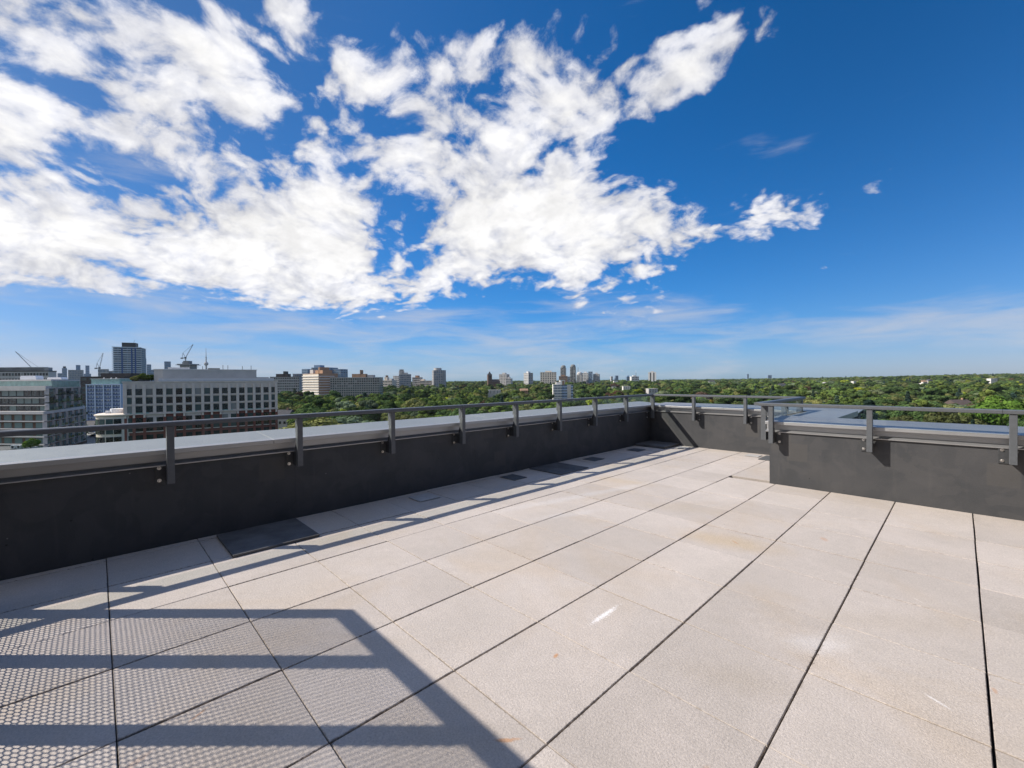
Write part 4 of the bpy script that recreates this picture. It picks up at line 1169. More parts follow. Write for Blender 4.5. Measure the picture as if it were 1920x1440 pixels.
# tower under construction with a crane on top
D = 900; P = at(347, D)
root = thing('unfinished_tower', 'concrete tower under construction with a wide forming platform, behind the stone block roof', 'tower block', (P.x, P.y, GROUND), YAW, None)
z0 = GROUND; zt = zat(347, 684.5, D) - z0
m = MB(); m.box(-10.5, 10.5, 0, 20, 0, zt); m.build('core', M_CONC, root)
sl = box_mesh('floor_slab', -13, 13, -2.5, 22, 0, .5, M_CRANE)
for k in range(14): place('floor_slab', sl, root, (0, 0, zt - 2 - k * 3.4))
m = MB(); m.prism([(-16.5, -4), (16.5, -4), (16.5, 23), (-16.5, 23)], zt, zt + 1.0); m.box(-14, 14, -3, 22, zt + 1.0, zt + 2.6); m.build('forming_platform', M_CRANE, root)
m = MB(); m.box(-5, 5, 2, 14, zt + 2.6, zt + 9); m.box(-7, -6, 2, 3, zt + 2.6, zt + 7); m.box(6, 7.5, 2, 3, zt + 2.6, zt + 6.5); m.build('core_formwork', M_CRANE, root)
crane('crane on the unfinished tower with its jib leaning up to the right', 348.5, 899, zat(347, 684.5, D) + 9, zat(348, 671, D), 363, 645.5)

# slim observation tower on the skyline
D = 3000; P = at(387, D)
root = thing('observation_tower', 'very tall slim concrete tower with a round pod and a needle mast on the skyline', 'tower', (P.x, P.y, GROUND))
zz = lambda py: zat(387, py, D) - GROUND
m = MB(); m.lathe((0, 0, 0), [(12, 0), (6.5, zz(700)), (4.6, zz(684))], 12); m.build('shaft', M_GREYT, root)
m = MB(); m.lathe((0, 0, 0), [(4.6, zz(685.5)), (12, zz(684)), (13.5, zz(682)), (11, zz(680)), (4.5, zz(678.5))], 20); m.build('pod', M_GREYT, root)
m = MB(); m.lathe((0, 0, 0), [(3.6, zz(678.5)), (3.0, zz(671)), (4.6, zz(670.6)), (4.6, zz(669.4)), (2.0, zz(669)), (1.3, zz(660)), (.6, zz(652))], 12); m.build('mast', M_GREYT, root)

g_mid = 'apartment and office blocks above the trees'
block('slab_apartment_block', 'long grey-brown slab block just right of the stone and brick block', 506, 561, 707, 660, 18, M_GREYT, 9, 16, 0, -0.05, M_DARKB,
      [(0.15, .55, 5, M_DARKB), (.40, .46, 9, M_FRAME)], group=g_mid, frac=(.6, .55))
block('slab_apartment_block', 'bluish stair tower at the right end of the grey-brown slab block', 549, 564.5, 701.5, 700, 18, M_GREYT, 9, 4, 0, 0, None, None, group=g_mid, wmat=M_WINB)
block('slab_apartment_block', 'narrow blue-grey tower rising behind the cream balcony block', 566, 577, 692.5, 950, 20, M_BLUEG, 12, 4, 2, -.3, None, None, group=g_mid, wmat=M_WINB, side_mat=M_BLUEG)
block('slab_apartment_block', 'cream block with white balconies and a dark tan side wall', 567.5, 597, 701.5, 560, 27, M_CREAM, 0, 0, 0, -0.62, M_TAN,
      [(.15, .35, 6, M_CONC), (.5, .95, 5, M_TAN), (.7, .76, 9, M_TAN)], group=g_mid, side_mat=M_TAN, slabs=(12, M_CONCW), slab_out=0.9)
block('slab_apartment_block', 'widest slab block in the picture, with a grid of balconies and a rooftop chimney', 619, 711, 708.5, 540, 17, M_SLABT, 12, 22, 4, 0.02, M_CONC,
      [(.42, .70, 5, M_TAN), (.585, .61, 10, M_TAN), (.74, .86, 3.6, M_GREYT)], group=g_mid, frac=(.62, .60), wmat=M_WIN)
block('glass_office_block', 'broad blue glass office block rising behind the cream balcony block', 584, 618, 689.5, 1050, 40, M_BLUEG, 12, 12, 3, -.12, None, [(.02, .35, 7, M_BLUEG)], group=g_mid, wmat=M_WINB, frac=(.75, .6))
block('glass_office_block', 'small square blue glass block to the right of the broad one', 624.5, 639, 692.5, 1050, 30, M_BLUEG, 10, 6, 3, -.2, None, None, group=g_mid, wmat=M_WINB, frac=(.75, .6))
block('stepped_apartment_block', 'dark grey block with a pale stepped crown standing alone above the trees', 748, 771, 702, 930, 26, M_GREYT, 9, 8, 4, 0.25, M_CONCW, [(.0, .45, 8, M_CONCW), (.05, .4, 11, M_GREYT), (.3, .75, 4, M_CONC)], group=g_mid, wmat=M_WINB)
block('stepped_apartment_block', 'light left wing of the dark grey block with the stepped crown', 737, 748.5, 705, 928, 22, M_CONCW, 9, 4, 0, -.2, None, None, group=g_mid)
block('low_apartment_block', 'low tan block between two grey towers above the trees', 773, 787, 708, 1000, 22, M_CONC, 7, 6, 0, -.1, M_TAN, [(.3, .7, 5, M_TAN)], group=g_mid)
block('low_apartment_block', 'low cream block left of the round-cornered grey tower', 787.5, 808, 714, 980, 22, M_CREAM, 5, 8, 0, -.1, M_CREAM, [(.0, .3, 4, M_CREAM)], group=g_mid)
block('low_apartment_block', 'low cream block with little roof turrets right of the widest slab block', 712, 735, 713.5, 900, 22, M_CREAM, 5, 8, 0, -.15, M_CREAM, [(.28, .5, 7, M_CREAM), (.38, .42, 11, M_TAN), (.7, .9, 4, M_CONC)], group=g_mid)

def round_tower():
    D = 960; P = at(822, D); gz = ground_z(P.x, P.y); top = zat(822, 694, D) - gz
    root = thing('round_cornered_tower', 'grey tower with rounded bays and a flat crown standing alone above the trees', 'tower block', (P.x, P.y, gz), YAW, g_mid)
    w = 26 / 810 * D; m = MB(); m.box(-w * .32, w * .32, 0, 24, -3, top)
    m.cyl((-w * .32, 10, -3), w * .18, top + 3, 20); m.cyl((w * .30, 9, -3), w * .20, top + 3, 20); m.build('wall', M_GREYT, root)
    m = MB(); m.cyl((-w * .1, 10, top), w * .28, 5, 20); m.build('roof_house', M_CONC, root)
    n = 13; fh = top / n
    F = Facades(root, 'window', M_WINB); F.face((-w * .32, 0), (w * .32, 0), 0, n, fh, 4, w * .11, fh * .5, fh * .25); F.build()
    sl = MB(); sl.cyl((-w * .32, 10, 0), w * .19, .5, 20); sm = sl.mesh('balcony', M_CONCW)
    for k in range(1, n): place('balcony', sm, root, (0, 0, k * fh))
    KEEP_CLEAR.append((P.x, P.y, 22, D))
round_tower()

# church
D = 1150; P = at(918, D); gz = ground_z(P.x, P.y)
root = thing('church', 'brown church with a square tower and a pointed spire above the trees', 'church', (P.x, P.y, gz), YAW + .3)
zt = zat(918, 703.5, D) - gz; zs = zat(918, 697, D) - gz
m = MB(); m.box(-5.4, 5.4, -5.4, 5.4, -2, zt); m.build('tower', M_BROWN, root)
m = MB(); m.add([(-5.7, -5.7, zt), (5.7, -5.7, zt), (5.7, 5.7, zt), (-5.7, 5.7, zt), (0, 0, zs + 1)], [(0, 1, 4), (1, 2, 4), (2, 3, 4), (3, 0, 4), (3, 2, 1, 0)]); m.build('spire', M_ROOFD, root)
for sx in (-5.0, 5.0):
    for sy in (-5.0, 5.0):
        m = MB(); m.cyl((sx, sy, zt), .7, 4.5, 6, 0.05); m.build('pinnacle', M_BROWN, root)
for z in (zt - 6, zt - 14):
    for x in (-1.6, 1.6):
        m = MB(); m.box(x - .8, x + .8, -5.5, -5.3, z, z + 4); m.build('window', M_FRAME, root)
hn = zat(925, 716, D) - gz
m = MB(); m.box(5.5, 27, -6, 6, -2, hn); m.build('nave', M_BROWN, root)
m = MB(); m.add([(4, -6.5, hn), (26.5, -6.5, hn), (26.5, 6.5, hn), (4, 6.5, hn), (4, 0, hn + 7), (26.5, 0, hn + 7)], [(0, 1, 5, 4), (2, 3, 4, 5), (1, 2, 5), (3, 0, 4), (3, 2, 1, 0)]); m.build('roof', M_ROOFR, root)
KEEP_CLEAR.append((P.x, P.y, 20, D))

g_far = 'distant blocks on the skyline right of the church'
for a in (
    ('pale grey slab block just right of the church spire', 936, 950, 702, 1300, 24, M_CONC, 10, 5, -.35, M_GREYT),
    ('short pale block at the foot of the slab right of the church', 948, 958, 710, 1280, 24, M_CONC, 5, 4, -.2, None),
    ('lone square grey slab block with a paler left face', 982, 991, 699.5, 1320, 24, M_CONCW, 10, 4, -.65, M_GREYT),
    ('broad cream block with tall vertical stripes left of the twin towers', 1013, 1043, 698, 1420, 24, M_CREAM, 9, 7, -.12, M_TAN),
    ('tan podium block at the foot of the left twin tower', 1048, 1064, 705.5, 1480, 24, M_TAN, 6, 6, -.1, None),
    ('cream block between the twin towers', 1062, 1069, 706, 1500, 24, M_CONCW, 5, 3, -.1, None),
    ('pale striped tower second to the right of the twin towers', 1091, 1103, 699.5, 1560, 24, M_CONCW, 9, 4, -.3, M_GREYT),
    ('blue-grey tower with a flat top beside the pale striped one', 1103.5, 1111, 697, 1540, 24, M_BLUEG, 9, 3, -.2, None),
    ('grey block at the right end of the group around the twin towers', 1112, 1123.5, 701.5, 1560, 24, M_CONC, 8, 5, -.3, M_GREYT),
    ('small dark blue block alone on the skyline', 1154, 1159.5, 704.5, 1900, 24, M_BLUEG, 7, 3, 0, None),
    ('tiny dark block left of the small dark blue one', 1146, 1149, 706, 1900, 20, M_GREYT, 4, 2, 0, None),
    ('low blue-grey block left of the slim radio mast', 1175, 1182, 706.5, 1800, 24, M_BLUEG, 4, 4, 0, None),
    ('low pale block under the slim radio mast', 1184, 1198, 706, 1700, 24, M_CONCW, 4, 5, 0, None),
    ('tiny blue block far off above the right-hand trees', 1440, 1447, 703.5, 4200, 40, M_BLUEG, 6, 3, 0, None),
    ('tiny pale blue spike far off above the right-hand trees', 1401, 1404, 701.5, 4300, 30, M_BLUEG, 6, 2, 0, None)):
    lab, p0, p1, pt, D, dep, mt, fl, ba, rot, sm = a
    block('distant_block', lab, p0, p1, pt, D, dep, mt, fl, ba, 2 if sm else 0, rot, None, [(.3, .7, 5, mt)] if ba > 3 else None, wmat=M_WIN, group=g_far, side_mat=sm, frac=(.5, .5))
def crowned_tower(label, px0, px1, ptop, D, mat, group):
    pxc = (px0 + px1) / 2; P = at(pxc, D); gz = ground_z(P.x, P.y); w = (px1 - px0) / 810 * D; top = zat(pxc, ptop, D) - gz; h = top - w * .45
    root = thing('crowned_tower', label, 'tower block', (P.x, P.y, gz), YAW - .3, group)
    m = MB(); m.box(-w * .42, w * .42, 0, w * .8, -3, h); m.build('wall', mat, root)
    m = MB(); m.lathe((0, w * .4, h), [(w * .42, 0), (w * .42, w * .2), (w * .3, w * .38), (w * .12, w * .45)], 16); m.build('crown', mat, root)
    n = 14; fh = h / n; F = Facades(root, 'window', M_WIN)
    F.face((-w * .42, 0), (w * .42, 0), 0, n, fh, 3, w * .14, fh * .6, fh * .2); F.face((w * .42, 0), (w * .42, w * .8), 0, n, fh, 2, w * .16, fh * .6, fh * .2); F.build()
    sl = box_mesh('balcony', -w * .5, -w * .2, -1.2, 0, 0, 1.0, M_CONCW)
    for k in range(2, n): place('balcony', sl, root, (0, 0, k * fh))
g_tw = 'pair of matching round-crowned towers'
crowned_tower('left one of the two dark round-crowned twin towers', 1050, 1061, 684.5, 1520, M_DARKT, g_tw)
crowned_tower('right one of the two dark round-crowned twin towers', 1068, 1079.5, 683.0, 1540, M_DARKT, g_tw)
crowned_tower('pale round-topped tower just right of the dark twin towers', 1080, 1092, 697, 1500, M_CONC, g_far)
def striped_tower():
    D = 1450; P = at(1223, D); gz = ground_z(P.x, P.y); w = 14 / 810 * D; top = zat(1223, 697.5, D) - gz
    root = thing('striped_tower', 'white block with two dark vertical stripes standing alone on the skyline', 'tower block', (P.x, P.y, gz), YAW - .3, g_far)
    m = MB(); m.box(-w / 2, w / 2, 0, 20, -3, top); m.build('wall', M_CONCW, root)
    for x in (-.22, .2):
        m = MB(); m.box(x * w - 1.8, x * w + 1.8, -.15, .1, 2, top - 2); m.build('window_strip', M_FRAME, root)
    m = MB(); m.box(-w * .2, w * .2, 5, 15, top, top + 3); m.build('roof_house', M_CONC, root)
striped_tower()
for lab, px, pt, pb, D in (('slim radio mast rising behind the pale round-topped tower', 1084, 681, 700, 1700), ('slim radio mast on the low pale block', 1192.5, 693.5, 706, 1690)):
    P = at(px, D); zb = zat(px, pb, D); h = zat(px, pt, D) - zb
    root = thing('radio_mast', lab, 'mast', (P.x, P.y, zb - 12), 0, 'slim radio masts')
    m = MB(); m.cyl((0, 0, 0), 1.0, h * .6 + 12, 6, .7); m.build('lower_mast', M_CRANE, root)
    m = MB(); m.cyl((0, 0, h * .6 + 12), .6, h * .4, 6, .25); m.build('upper_mast', M_WHITEM, root)

# blue and white clinic block among the trees
def clinic():
    D = 620; P = at(1056, D); gz = ground_z(P.x, P.y)
    root = thing('blue_white_block', 'blue and white five-storey block standing among the trees', 'building', (P.x, P.y, gz), YAW)
    k = D / 810
    top = zat(1047, 720.5, D) - gz
    x0, x1, x2 = -19 * k, -2.5 * k, 19 * k
    m = MB(); m.box(x0, x1, 0, 12, -2, top); m.build('white_wing', M_WHITEW, root)
    m = MB(); m.box(x1, x2, 3.5, 14, -2, top - 1.0); m.build('blue_wing', M_BLUEW, root)
    m = MB(); m.box(8 * k, 15 * k, 3.2, 3.6, -2, top - 1.2); m.build('tan_panel', M_CREAM, root)
    m = MB(); m.box(x0 + 6 * k, x1, 2, 9, top, top + 3.2); m.box(x1 - 3 * k, x1 + 6 * k, 3, 10, top, top + 6.2); m.build('roof_house', M_WHITEW, root)
    m = MB(); m.box(x1 + 1 * k, x1 + 5 * k, 2.9, 3.2, top - .9, top + 5); m.build('brown_stack', M_TAN, root)
    F = Facades(root, 'window', M_WINB, 100); fh = top / 6
    F.face((x0, 0), (x1, 0), 0, 6, fh, 6, 1.5, fh * .5, fh * .3)
    F.face((x1, 3.5), (8 * k, 3.5), 0, 6, fh, 4, 1.6, fh * .5, fh * .3); F.face((15 * k, 3.5), (x2, 3.5), 0, 6, fh, 2, 1.4, fh * .5, fh * .3)
    F.build()
    KEEP_CLEAR.append((P.x, P.y, 26, D))
    CORRIDORS.append((1022, 1090, D - 300, D))
CORRIDORS = []
clinic()

# ------------------------------------------------------------------ houses among the trees
def house(label, px, ptop, w, dep, flat=False, rz=0.0, wall=None, roof=None, Dmin=330, Dmax=1500):
    if Dmin >= 330: ptop -= 1.5
    best = None
    for D in range(Dmin, Dmax, 10):
        P = at(px, D); e = abs(zat(px, ptop, D) - 12.5 - ground_z(P.x, P.y))
        if best is None or e < best[0]: best = (e, D)
    D = best[1]; P = at(px, D); zt = zat(px, ptop, D); zb = min(ground_z(P.x, P.y), zt - 8)
    h = zt - zb
    wall = wall or M_WHITEW; roof = roof or M_ROOFD
    root = thing('house', label, 'house', (P.x, P.y, zb), YAW + rz, 'houses peeping out of the trees')
    W, d2 = w / 2, dep / 2
    hw = h - (0.5 if flat else min(3.6, w * .3))
    m = MB(); m.box(-W, W, -d2, d2, -4, hw); m.build('wall', wall, root)
    if flat:
        m = MB(); m.box(-W - .3, W + .3, -d2 - .3, d2 + .3, hw, h); rf = m.build('roof', roof, root)
    else:
        m = MB(); e = .5
        m.add([(-W - e, -d2 - e, hw), (W + e, -d2 - e, hw), (W + e, d2 + e, hw), (-W - e, d2 + e, hw), (-W - e, 0, h), (W + e, 0, h)] if rz >= 0 else
              [(-W - e, -d2 - e, hw), (W + e, -d2 - e, hw), (W + e, d2 + e, hw), (-W - e, d2 + e, hw), (0, -d2 - e, h), (0, d2 + e, h)],
              [(0, 1, 5, 4), (2, 3, 4, 5), (1, 2, 5), (3, 0, 4), (3, 2, 1, 0)] if rz >= 0 else [(1, 2, 5, 4), (3, 0, 4, 5), (0, 1, 4), (2, 3, 5), (3, 2, 1, 0)])
        rf = m.build('roof', roof, root)
        if rz < 0:
            m = MB(); m.add([(-W, -d2 - .02, hw), (W, -d2 - .02, hw), (0, -d2 - .02, h - .4)], [(0, 1, 2)]); m.build('gable', wall, root)
    m = MB(); m.box(W * .4, W * .4 + 1.0, -.5, .5, hw + .2, h + 1.0); m.build('chimney', M_TAN, rf)
    wm = box_mesh('window', -.6, .6, -.06, .06, 0, 1.5, M_WIN)
    for x in (-.62, -.05, .5):
        for z in (hw - 2.3, hw - 5.2): place('window', wm, root, (x * W, -d2 - .03, z))
    KEEP_CLEAR.append((P.x, P.y, w * .75, D))
    CORRIDORS.append((px - (w * .5 + 8) / D * 810, px + (w * .5 + 8) / D * 810, D - (260 if D > 500 else (150 if D > 350 else 45)), D + 4))
M_PEACH = principled('pink_house_wall', (0.50, 0.36, 0.29), 0.9, 0, 0.2, .08, .5)
for a in (
    ('white flat-roofed house half hidden by trees near the picture middle, left of the end corner', 1174, 725.5, 14, 9, True, 0, None, M_CONCW),
    ('small white gabled house just left of the flat-roofed white one', 1151, 723.5, 9, 9, False, -.2, None, None),
    ('white house with a pale roof above the small gabled one', 1154, 715.5, 14, 9, True, .1, None, M_CONCW),
    ('tiny white house to the right of the blue and white block', 1083, 719, 9, 8, False, -.1, None, None),
    ('white gable end peeping out between two dark trees right of the blue and white block', 1100, 719.5, 8, 8, False, -.2, None, None),
    ('white house below the alone-standing striped tower', 1237, 717.5, 9, 10, False, -.3, None, None),
    ('pale low roof among trees under the striped tower', 1222, 730, 16, 9, True, .2, M_CONC, M_CONCW),
    ('brick house with a red roof left of the blue and white block', 982, 730, 14, 9, False, .2, M_TAN, M_TAN),
    ('long low pale roof below the church', 927, 732.5, 22, 9, True, 0, M_CONC, M_CONCW),
    ('pink house with a dark roof right of the church', 948, 718, 14, 10, False, .2, M_PEACH, M_ROOFR),
    ('white house on the slope above the end parapet, farthest left of that slope', 1334, 714.5, 14, 9, False, .2, None, None),
    ('long white house above the end parapet beside a bluish tree', 1476, 716.5, 12, 9, False, -.2, None, M_CONC),
    ('grey-roofed house below the long white house', 1466, 720.5, 15, 10, False, .2, M_CONC, M_ROOFD),
    ('wide cream house with a grey roof on the far slope', 1514, 714.5, 20, 10, False, .25, None, M_CONC),
    ('small white gable end right of the wide cream house', 1531, 715.5, 6, 9, False, -.1, None, None),
    ('white house with a grey gabled roof lower on the far slope', 1546, 718, 12, 9, False, -.2, None, M_CONC),
    ('pink and white house on the slope right of the return railing', 1575, 714.5, 12, 9, False, .2, M_PEACH, M_CONC),
    ('pale terrace of low houses beside the pink and white house', 1605, 716, 22, 9, True, .1, None, M_CONCW),
    ('white house with a steep gable on the right-hand slope', 1742, 712.5, 11, 10, False, -.2, None, None),
    ('red-roofed white house next to the steep gabled one', 1731, 714.5, 13, 9, False, .2, None, M_TAN),
    ('white house high on the slope near the right edge', 1860, 711, 15, 9, True, 0, None, M_CONCW),
    ('brown-roofed house in a clearing beside a bluish conifer', 1797, 749, 15, 9, False, .2, M_PEACH, M_ROOFR, 150),
    ('low pale house beyond the street right of the brick block', 531, 768, 9, 9, False, .1, M_CONC, M_ROOFD, 180)):
    house(*a)

# ------------------------------------------------------------------ trees
HAZE_DENSITY = 3.0e-5
def leaf_mat(name, a, b, trans=0.16):
    m = bpy.data.materials.new(name); m.use_nodes = True
    N = Nodes(m.node_tree)
    oi = N.new('ShaderNodeObjectInfo'); tc = N.new('ShaderNodeTexCoord'); geo = N.new('ShaderNodeNewGeometry')
    P = N.vmath('ADD', tc.outputs['Object'], N.vmath('SCALE', (31.0, 17.0, 9.0), oi.outputs['Random']))
    f = N.step(N.noise(P, 0.45, 4, 0.65), 0.3, 0.7)
    c = N.mix(f, a, b)
    k = N.math('MULTIPLY', N.step(oi.outputs['Random'], 0, 1, 0.60, 1.40, smooth=False), N.step(geo.outputs['Random Per Island'], 0, 1, 0.82, 1.2, smooth=False))
    c = N.vmath('SCALE', c, k)
    # a little hue drift from tree to tree
    c = N.mix(N.step(N.math('FRACT', N.math('MULTIPLY', oi.outputs['Random'], 5.7)), 0.6, 1.0, 0, 0.35), c, N.vmath('MULTIPLY', c, (1.45, 1.12, 0.75)))
    d = N.new('ShaderNodeBsdfDiffuse'); N.put(d.inputs[0], c)
    t = N.new('ShaderNodeBsdfTranslucent'); N.put(t.inputs[0], N.vmath('MULTIPLY', c, (1.2, 1.3, 0.6)))
    mx = N.new('ShaderNodeMixShader'); mx.inputs[0].default_value = trans
    N.l.new(d.outputs[0], mx.inputs[1]); N.l.new(t.outputs[0], mx.inputs[2])
    o = N.new('ShaderNodeOutputMaterial'); N.l.new(mx.outputs[0], o.inputs[0])
    return m
M_BARK = principled('tree_bark', (0.10, 0.08, 0.06), 0.95, 0, 0.1, 0.25, 2)
LEAF = {
    'mid': leaf_mat('mid_green_leaves', (0.094, 0.151, 0.041), (0.156, 0.209, 0.054)),
    'dark': leaf_mat('dark_green_leaves', (0.042, 0.078, 0.029), (0.081, 0.122, 0.041)),
    'olive': leaf_mat('olive_leaves', (0.122, 0.141, 0.054), (0.182, 0.190, 0.074)),
    'yellow': leaf_mat('yellow_green_leaves', (0.216, 0.284, 0.029), (0.323, 0.365, 0.041)),
    'grey': leaf_mat('grey_green_leaves', (0.114, 0.156, 0.094), (0.162, 0.202, 0.122)),
    'purple': leaf_mat('purple_brown_leaves', (0.068, 0.046, 0.038), (0.102, 0.066, 0.046)),
    'spruce': leaf_mat('blue_green_needles', (0.038, 0.068, 0.054), (0.060, 0.102, 0.078)),
    'gold': leaf_mat('golden_leaves', (0.230, 0.169, 0.041), (0.297, 0.209, 0.047)),
    'fresh': leaf_mat('fresh_green_leaves', (0.095, 0.185, 0.032), (0.153, 0.253, 0.045)),
}
def crown_mesh(name, seed, mat, rx=5.2, rz=4.6, zc=8.2, n_lobes=20, per=300, leaf=0.46, conic=False):
    g = np.random.default_rng(seed)
    C, Rr = [], []
    if conic:
        for k in range(n_lobes):
            t = (k + .5) / n_lobes; a = k * 2.4 + g.uniform(-.4, .4)
            rad = rx * (1 - t) ** 0.85
            C.append((math.cos(a) * rad * .55, math.sin(a) * rad * .55, zc - rz + t * 2 * rz)); Rr.append(max(0.5, rad * .55))
    else:
        C.append((0, 0, zc)); Rr.append(rx * .62)
        while len(C) < n_lobes:
            v = g.normal(size=3); v /= np.linalg.norm(v)
            if v[2] < -0.55: continue
            s = g.uniform(.55, .86)
            C.append((v[0] * rx * s, v[1] * rx * s, zc + v[2] * rz * s)); Rr.append(g.uniform(.24, .42) * rx)
    C = np.array(C); Rr = np.array(Rr)
    pts, nor = [], []
    for c, r in zip(C, Rr):
        n = int(per * (r / (rx * .33)) ** 1.6) + 12
        v = g.normal(size=(n, 3)); v /= np.linalg.norm(v, axis=1)[:, None]
        rr = r * g.uniform(.80, 1.10, size=(n, 1))
        p = c + v * rr * np.array([1, 1, .85])
        d = np.linalg.norm((p[:, None, :] - C[None]) , axis=2) / Rr[None]
        keep = (d < 0.72).sum(1) == 0
        pts.append(p[keep]); nor.append(v[keep])
    p = np.concatenate(pts); nrm = np.concatenate(nor)
    n = len(p)
    nrm = nrm + g.normal(size=(n, 3)) * .28; nrm /= np.linalg.norm(nrm, axis=1)[:, None]
    t = np.cross(nrm, g.normal(size=(n, 3))); t /= np.linalg.norm(t, axis=1)[:, None]
    b = np.cross(nrm, t)
    sz = leaf * g.uniform(.6, 1.25, size=(n, 1))
    q = np.stack([p + t * sz, p + b * sz * .62 + nrm * sz * .12, p - t * sz * .9, p - b * sz * .62 + nrm * sz * .12], 1).reshape(-1, 3)
    me = bpy.data.meshes.new(name)
    me.vertices.add(4 * n); me.loops.add(4 * n); me.polygons.add(n)
    me.vertices.foreach_set('co', q.astype(np.float32).ravel())
    me.loops.foreach_set('vertex_index', np.arange(4 * n, dtype=np.int32))
    me.polygons.foreach_set('loop_start', np.arange(0, 4 * n, 4, dtype=np.int32))
    me.polygons.foreach_set('loop_total', np.full(n, 4, dtype=np.int32))
    me.materials.append(mat); me.update(calc_edges=True)
    return me
def trunk_mesh(seed, h=5.0, r=.32, limbs=5, spread=3.0):
    g = random.Random(seed); m = MB()
    m.cyl((0, 0, -2.5), r * 1.3, h + 2.5, 8, r * .7)
    for k in range(limbs):
        a = k * 2 * math.pi / limbs + g.uniform(-.4, .4); b = Vector((math.cos(a) * spread, math.sin(a) * spread, h + g.uniform(1.5, 3.5)))
        s = Vector((0, 0, h * g.uniform(.65, .95))); m.cyl(s, r * .45, (b - s).length, 6, r * .15, b - s)
    return m.mesh('trunk', M_BARK)
KINDS = {}     # kind -> list of (crown mesh, trunk mesh)
def kind(k, shapes):
    KINDS[k] = []
    for i, kw in enumerate(shapes):
        cm = crown_mesh('crown', hash(k) % 1 + 11 * i + len(k) * 7, LEAF[k], **kw)
        KINDS[k].append((cm, trunk_mesh(i + 3 * len(k))))
wide = dict(rx=5.8, rz=4.2, zc=8.0); round_ = dict(rx=4.8, rz=4.9, zc=8.4, n_lobes=18); tall = dict(rx=3.9, rz=6.0, zc=9.4, n_lobes=20, per=260); small = dict(rx=3.2, rz=3.0, zc=5.6, n_lobes=13, per=240, leaf=.42)
kind('mid', [wide, round_, tall]); kind('dark', [wide, round_, tall]); kind('olive', [wide, round_]); kind('yellow', [small, round_])
kind('grey', [round_, wide]); kind('purple', [wide, round_]); kind('spruce', [dict(rx=3.0, rz=7.0, zc=8.5, n_lobes=34, per=160, leaf=.45, conic=True)]); kind('gold', [small]); kind('fresh', [wide])

def tree(k, v, x, y, z, s, rz, label, group=None, name='tree', trunk=True, sz=None):
    root = thing(name, label, 'tree', (x, y, z), rz, group)
    root.scale = (s, s, sz or s * random.Random(x * 3 + y).uniform(.9, 1.1))
    cm, tm = KINDS[k][v % len(KINDS[k])]
    place('crown', cm, root)
    if trunk: place('trunk', tm, root)
    return root

LAB = {'mid': 'mid green broadleaf tree', 'dark': 'dark green broadleaf tree', 'olive': 'olive green broadleaf tree', 'yellow': 'bright yellow-green tree',
       'grey': 'greyish green willowy tree', 'purple': 'purple-brown leaved tree', 'spruce': 'dark blue-green conifer', 'gold': 'small golden-leaved tree'}
rt = random.Random(77)
def pick_kind(r):
    u = r.random()
    for k, p in (('mid', .29), ('dark', .35), ('olive', .19), ('yellow', .035), ('grey', .06), ('purple', .03), ('spruce', .045), ('gold', .005)):
        u -= p
        if u <= 0: return k
    return 'mid'
def dmin(px):
    xs = [(430, 320), (556, 285), (585, 165), (700, 150), (1000, 205), (1200, 262), (1430, 265), (1470, 150), (1900, 132), (2200, 128)]
    if px <= xs[0][0]: return xs[0][1]
    for (a, da), (b, db) in zip(xs, xs[1:]):
        if px <= b: return da + (db - da) * (px - a) / (b - a)
    return xs[-1][1]
GRID = {}
def free(x, y, r):
    gi, gj = int(x // 24), int(y // 24)
    for i in (-1, 0, 1):
        for j in (-1, 0, 1):
            for (a, b, q) in GRID.get((gi + i, gj + j), ()):
                if (a - x) ** 2 + (b - y) ** 2 < ((r + q) * .5) ** 2: return False
    return True
def claim(x, y, r): GRID.setdefault((int(x // 24), int(y // 24)), []).append((x, y, r))
def blocked(x, y, px, D, corridor=True):
    for (a, b, r, d) in KEEP_CLEAR:
        if (a - x) ** 2 + (b - y) ** 2 < r * r: return True
    if corridor:
        for (p0, p1, d0, d1) in CORRIDORS:
            if p0 - 2 < px < p1 + 2 and d0 < D < d1: return True
    return False

